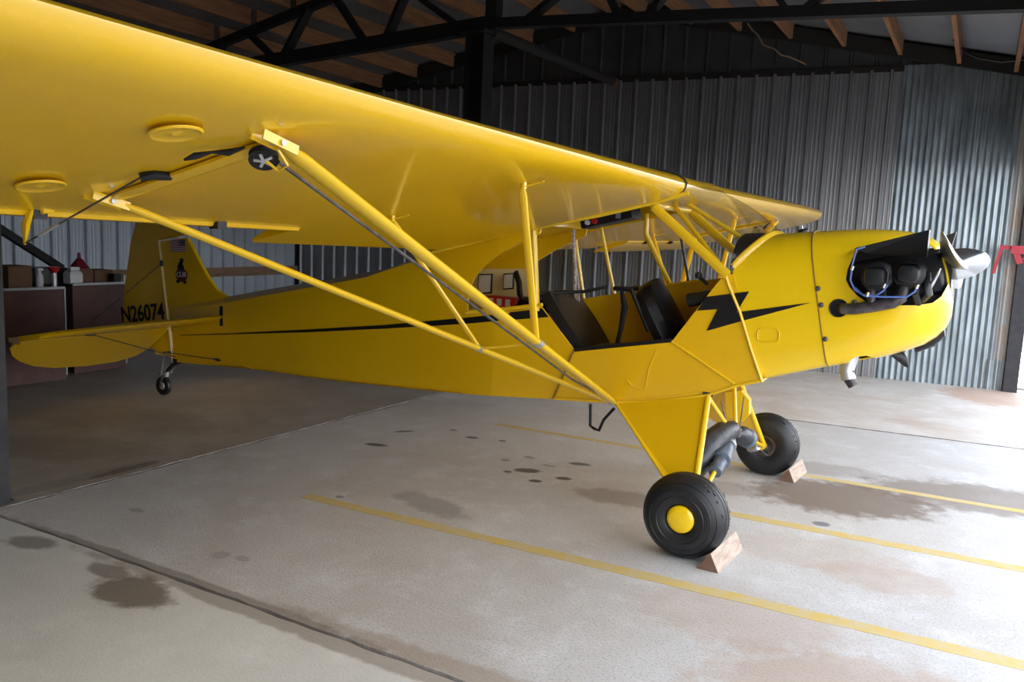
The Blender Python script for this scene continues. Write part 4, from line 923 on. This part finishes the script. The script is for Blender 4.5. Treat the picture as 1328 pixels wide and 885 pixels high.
# baffle / eyebrow over the cylinders
eb = MB().add([(.595, -.315, 1.535), (.905, -.30, 1.635), (.905, -.345, 1.62), (.905, -.435, 1.495), (.65, -.35, 1.55), (.905, -.43, 1.62)], [(0, 1, 5, 4), (1, 2, 3, 5), (4, 5, 3)])
part('cooling_baffle', MB().prism([(.585, 1.525), (.905, 1.625), (.905, 1.50), (.76, 1.50), (.64, 1.505)], lambda x, z: (x, -.41 if x > .7 else -.37, z), lambda x, z: (x, -.30, z)), engine_black, smooth=False, label='black sheet metal cooling baffle above the cylinders')
part('baffle_lip', MB().prism([(.93, 1.60), (1.0, 1.635), (.985, 1.56)], lambda x, z: (x, .20, z), lambda x, z: (x, .28, z)), engine_black, smooth=False)
part('baffle_wall', MB().prism([(.52, 1.18), (.97, 1.18), (1.01, 1.30), (1.01, 1.44), (.97, 1.54), (.60, 1.55), (.52, 1.45)], lambda x, z: (x, -.145, z), lambda x, z: (x, -.135, z)), engine_black, smooth=False)
# exhaust stack
part('exhaust_stack', MB().tube([(.54, -.31, 1.228), (.565, -.36, 1.228), (.61, -.365, 1.232), (.70, -.365, 1.252), (.78, -.365, 1.275), (.815, -.365, 1.30), (.818, -.36, 1.34), (.815, -.34, 1.37)], [.026, .027, .028, .028, .028, .027, .024, .022], 14), exhaust)
part('exhaust_stack', MB().tube([(.685, -.365, 1.25), (.682, -.36, 1.29), (.678, -.34, 1.34)], .022, 12), exhaust)
part('exhaust_grommet', MB().lathe([(.040, .002), (.046, .004), (.046, -.012), (.038, -.012)], (.535, -.333, 1.228), (0, -1, 0), 28), black_paint)
part('exhaust_hole', MB().lathe([(0, -.01), (.041, -.01), (.041, 0), (0, 0)], (.535, -.326, 1.228), (0, -1, 0), 24), black_paint)
tw_ = [(.635, -.385, 1.535), (.60, -.40, 1.52), (.588, -.405, 1.45), (.585, -.40, 1.37), (.61, -.40, 1.325), (.66, -.41, 1.30), (.70, -.41, 1.30), (.735, -.40, 1.33), (.75, -.385, 1.36)]
part('ignition_lead', MB().tube(tw_, .005, 6), blue_wire); part('ignition_lead', MB().tube([(.61, -.39, 1.335), (.65, -.42, 1.305), (.74, -.42, 1.302), (.84, -.41, 1.31), (.87, -.40, 1.335), (.875, -.385, 1.355)], .005, 6), blue_wire)
for p_ in ((.588, -.405, 1.42), (.668, -.42, 1.30), (.735, -.405, 1.345), (.875, -.39, 1.35)): part('lead_terminal', MB().tube([p_, Vector(p_)+Vector((.005, 0, .02))], .009, 8), chrome)
part('tail_pipe', MB().tube([(.61, -.20, 1.02), (.595, -.21, .955), (.585, -.215, .905), (.60, -.22, .86)], .036, 16), alu, label='short steel exhaust outlet under the cowl')
part('tail_pipe_tip', MB().tube([(.592, -.216, .905), (.605, -.22, .86), (.625, -.22, .83)], [.030, .029, .026], 16, cap=False), exhaust)
# fuel cap with float wire
part('fuel_cap', MB().lathe([(0, 0), (.03, 0), (.03, .014), (.02, .024), (0, .026)], L2W(.60, .0, 1.503), (-ST, 0, CT), 18), black_metal)
part('fuel_gauge_wire', MB().tube([L2W(.60, 0, 1.52), L2W(.60, 0, 1.545)], .0025, 5), chrome)
# ---- spinner and propeller
HUB = L2W(1.300, 0, 1.225); AXN = Vector((CT, 0, ST))
part('spinner', MB().lathe([(0, .150), (.016, .147), (.032, .138), (.048, .118), (.062, .090), (.072, .058), (.077, .024), (.078, 0), (.070, -.004), (0, -.004)], HUB, AXN, 40), chrome, label='polished pointed spinner')
part('spinner_backplate', MB().lathe([(0, -.03), (.072, -.03), (.080, -.004), (.080, .002), (0, .002)], HUB, AXN, 40), prop_metal)
u1 = AXN.cross(Vector((0, 1, 0))).normalized()                      # roughly up in the prop disc
if u1.z < 0: u1 = -u1
pa = R(7)                                                          # blade angle above the horizontal on the near side
prop = MB()
for k in (1, -1):
    bd_ = (Vector((0, -1, 0))*math.cos(pa)+u1*math.sin(pa))*k; side_ = AXN.cross(bd_).normalized()
    rings = []
    for r_, c_, tw, th_ in ((.04, .03, 60, .03), (.10, .068, 52, .026), (.22, .078, 42, .020), (.40, .078, 32, .015), (.60, .072, 24, .011), (.78, .060, 19, .008), (.86, .046, 17, .006), (.89, .024, 16, .004)):
        a = R(tw); cd = side_*math.cos(a)+AXN*math.sin(a); nd = AXN*math.cos(a)-side_*math.sin(a); c0 = HUB+bd_*r_
        rings.append([c0+cd*c_*math.cos(t)+nd*th_*math.sin(t) for t in [2*PI*i/14 for i in range(14)]])
    part('propeller_blade', MB().loft(rings), prop_metal)

# ================================================================== CHOCKS
def chock(x0, y0, x1, y1, z1, label, skew=0.):
    e = empty('wheel_chock', ((x0+x1)/2, (y0+y1)/2, 0), label, 'chock')
    xm = (x0+x1)/2+.01
    v = [(x0, y0, 0), (x1, y0+.0, 0), (xm, y0, z1), (x0+skew, y1, 0), (x1+skew, y1, 0), (xm+skew, y1, z1)]
    obj('chock_body', MB().add(v, [(0, 3, 4, 1), (1, 4, 5, 2), (0, 2, 5, 3), (3, 5, 4)]), wood_chock, e, False)
    obj('end_grain', MB().add([(x0, y0-.001, 0), (x1, y0-.001, 0), (xm, y0-.001, z1), (x0, y0, 0), (x1, y0, 0), (xm, y0, z1)], [(0, 1, 2), (5, 4, 3), (0, 3, 4, 1), (1, 4, 5, 2), (2, 5, 3, 0)]), wood_end, e, False)
chock(.105, -1.00, .21, -.62, .085, 'triangular wooden chock wedged against the near main wheel', .02)
chock(.115, .76, .215, 1.10, .085, 'triangular wooden chock wedged against the far main wheel', .02)

# ================================================================== BENCH ITEMS AT THE LEFT
def cabinet(y0, y1, xf, h, label):
    e = empty('workbench_cabinet', (xf-.3, (y0+y1)/2, 0), label, 'cabinet')
    yc = (y0+y1)/2; wd = y1-y0
    obj('carcass', MB().box((xf-.33, yc, h/2-.01), (.60, wd-.02, h-.04)), board, e, False)
    obj('front_panel', MB().box((xf-.014, yc, h/2), (.024, wd, h-.01)), board, e, False, .003)
    obj('top_edging', MB().bar((xf-.004, y0, h), (xf-.004, y1, h), .03, .022), edge_alu, e, False)
    obj('side_edging', MB().bar((xf-.002, y1, .05), (xf-.002, y1, h), .012, .02, (1, 0, 0)), edge_alu, e, False)
    obj('worktop', MB().box((xf-.32, yc, h-.01), (.62, wd, .02)), black_metal, e, False)
    for s_ in (0,): obj('end_bracket', MB().bar((xf-.01, (y0 if y0 < -.3 else y1), h), (xf-.01, (y0 if y0 < -.3 else y1), h+.08), .03, .02, (1, 0, 0)), edge_alu, e, False)
    obj('plinth', MB().box((xf-.34, yc, .02), (.5, wd-.1, .04)), black_metal, e, False)
cabinet(-.70, -.12, -6.20, .865, 'dark red-brown board-fronted bench cabinet nearest the left column')
cabinet(.085, .64, -6.40, .875, 'dark red-brown board-fronted bench cabinet beside the rudder')
tag(obj('gap_rack', MB().box((-6.55, -.01, .30), (.05, .05, .60)).box((-6.55, -.01, .70), (.08, .10, .25)).box((-6.6, -.02, .02), (.3, .12, .04)), black_metal, None, False), 'dark metal rack standing in the gap between the two cabinets', 'rack')
Z1 = .865; Z2 = .875
def boxthing(name, c, d, m, label, cat, flaps=False):
    e = empty(name, (c[0], c[1], c[2]-d[2]/2), label, cat)
    obj('box_body', MB().box(c, d), m, e, False, .004)
    obj('box_flap', MB().box((c[0]+d[0]*.24, c[1], c[2]+d[2]/2+.004), (d[0]*.46, d[1], .006)).box((c[0]-d[0]*.24, c[1], c[2]+d[2]/2+.004), (d[0]*.46, d[1], .006)), m, e, False); return e
boxthing('cardboard_box', (-6.42, -.46, Z1+.095), (.24, .21, .19), cardboard, 'brown cardboard box at the left end of the bench', 'box')
boxthing('storage_case', (-6.5, -.63, Z1+.10), (.2, .09, .2), black_paint, 'dark case at the far left of the bench beside the cardboard box', 'case')
boxthing('tool_case', (-6.72, .02, Z1+.075), (.2, .32, .15), black_metal, 'black tool case standing behind the red-capped tube', 'case')
boxthing('cardboard_box', (-6.62, .30, Z2+.065), (.2, .16, .13), cardboard, 'small brown cardboard box under the red funnel', 'box')
boxthing('cardboard_box', (-6.62, .487, Z2+.06), (.22, .20, .12), cardboard, 'low brown cardboard box at the right of the funnel', 'box')
boxthing('black_radio', (-6.45, .57, Z2+.045), (.08, .08, .085), black_paint, 'little black box at the right end of the bench beside the rudder', 'box')
e = empty('spray_bottle', (-6.33, -.27, Z1), 'slim white spray bottle beside the cardboard box', 'bottle')
obj('bottle_body', MB().lathe([(0, 0), (.03, 0), (.032, .02), (.030, .11), (.014, .135), (.012, .15), (0, .15)], (-6.33, -.27, Z1), (0, 0, 1), 20), white_plastic, e)
obj('spray_head', MB().box((-6.33, -.265, Z1+.162), (.02, .045, .025)), white_plastic, e, False)
e = empty('cap_tube', (-6.33, -.135, Z1), 'clear tube with a wide red cap on the bench', 'container')
obj('tube_body', MB().lathe([(0, 0), (.024, 0), (.024, .14), (0, .14)], (-6.33, -.135, Z1), (0, 0, 1), 20), alu, e)
obj('red_cap', MB().lathe([(.024, 0), (.046, .03), (.048, .055), (.03, .06), (0, .06)], (-6.33, -.135, Z1+.13), (0, 0, 1), 20), red_plastic, e)
e = empty('white_jug', (-6.5, .155, Z2), 'squat white plastic jug on the right-hand cabinet', 'jug')
obj('jug_body', MB().loft([[(-6.5+a*x, .155+b_*y_, Z2+h) for a, b_ in ((-1, -1), (1, -1), (1, 1), (-1, 1))] for x, y_, h in ((.06, .065, 0), (.06, .068, .09), (.05, .055, .12), (.02, .03, .13))]), white_plastic, e, False, .008)
obj('jug_lid', MB().box((-6.5, .165, Z2+.145), (.05, .09, .03)), white_plastic, e, False)
e = empty('red_funnel', (-6.62, .30, Z2+.14), 'dark red upturned funnel on top of the small cardboard box', 'funnel')
obj('funnel_cone', MB().lathe([(.092, 0), (.09, .01), (.03, .09), (.018, .10)], (-6.62, .30, Z2+.14), (0, 0, 1), 24), mat('dark_red', (.20, .01, .03), .4), e)
obj('funnel_spout', MB().lathe([(.018, 0), (.014, .055), (.0, .055)], (-6.62, .30, Z2+.238), (0, 0, 1), 16), mat('dark_red', (.20, .01, .03), .4), e)
tag(obj('diagonal_brace', MB().bar((-7.2, -1.0, 1.93), (-7.2, .47, .98), .07, .085, (1, 0, 0)), steel_black, None, False), 'black diagonal steel brace slanting down behind the bench', 'brace')
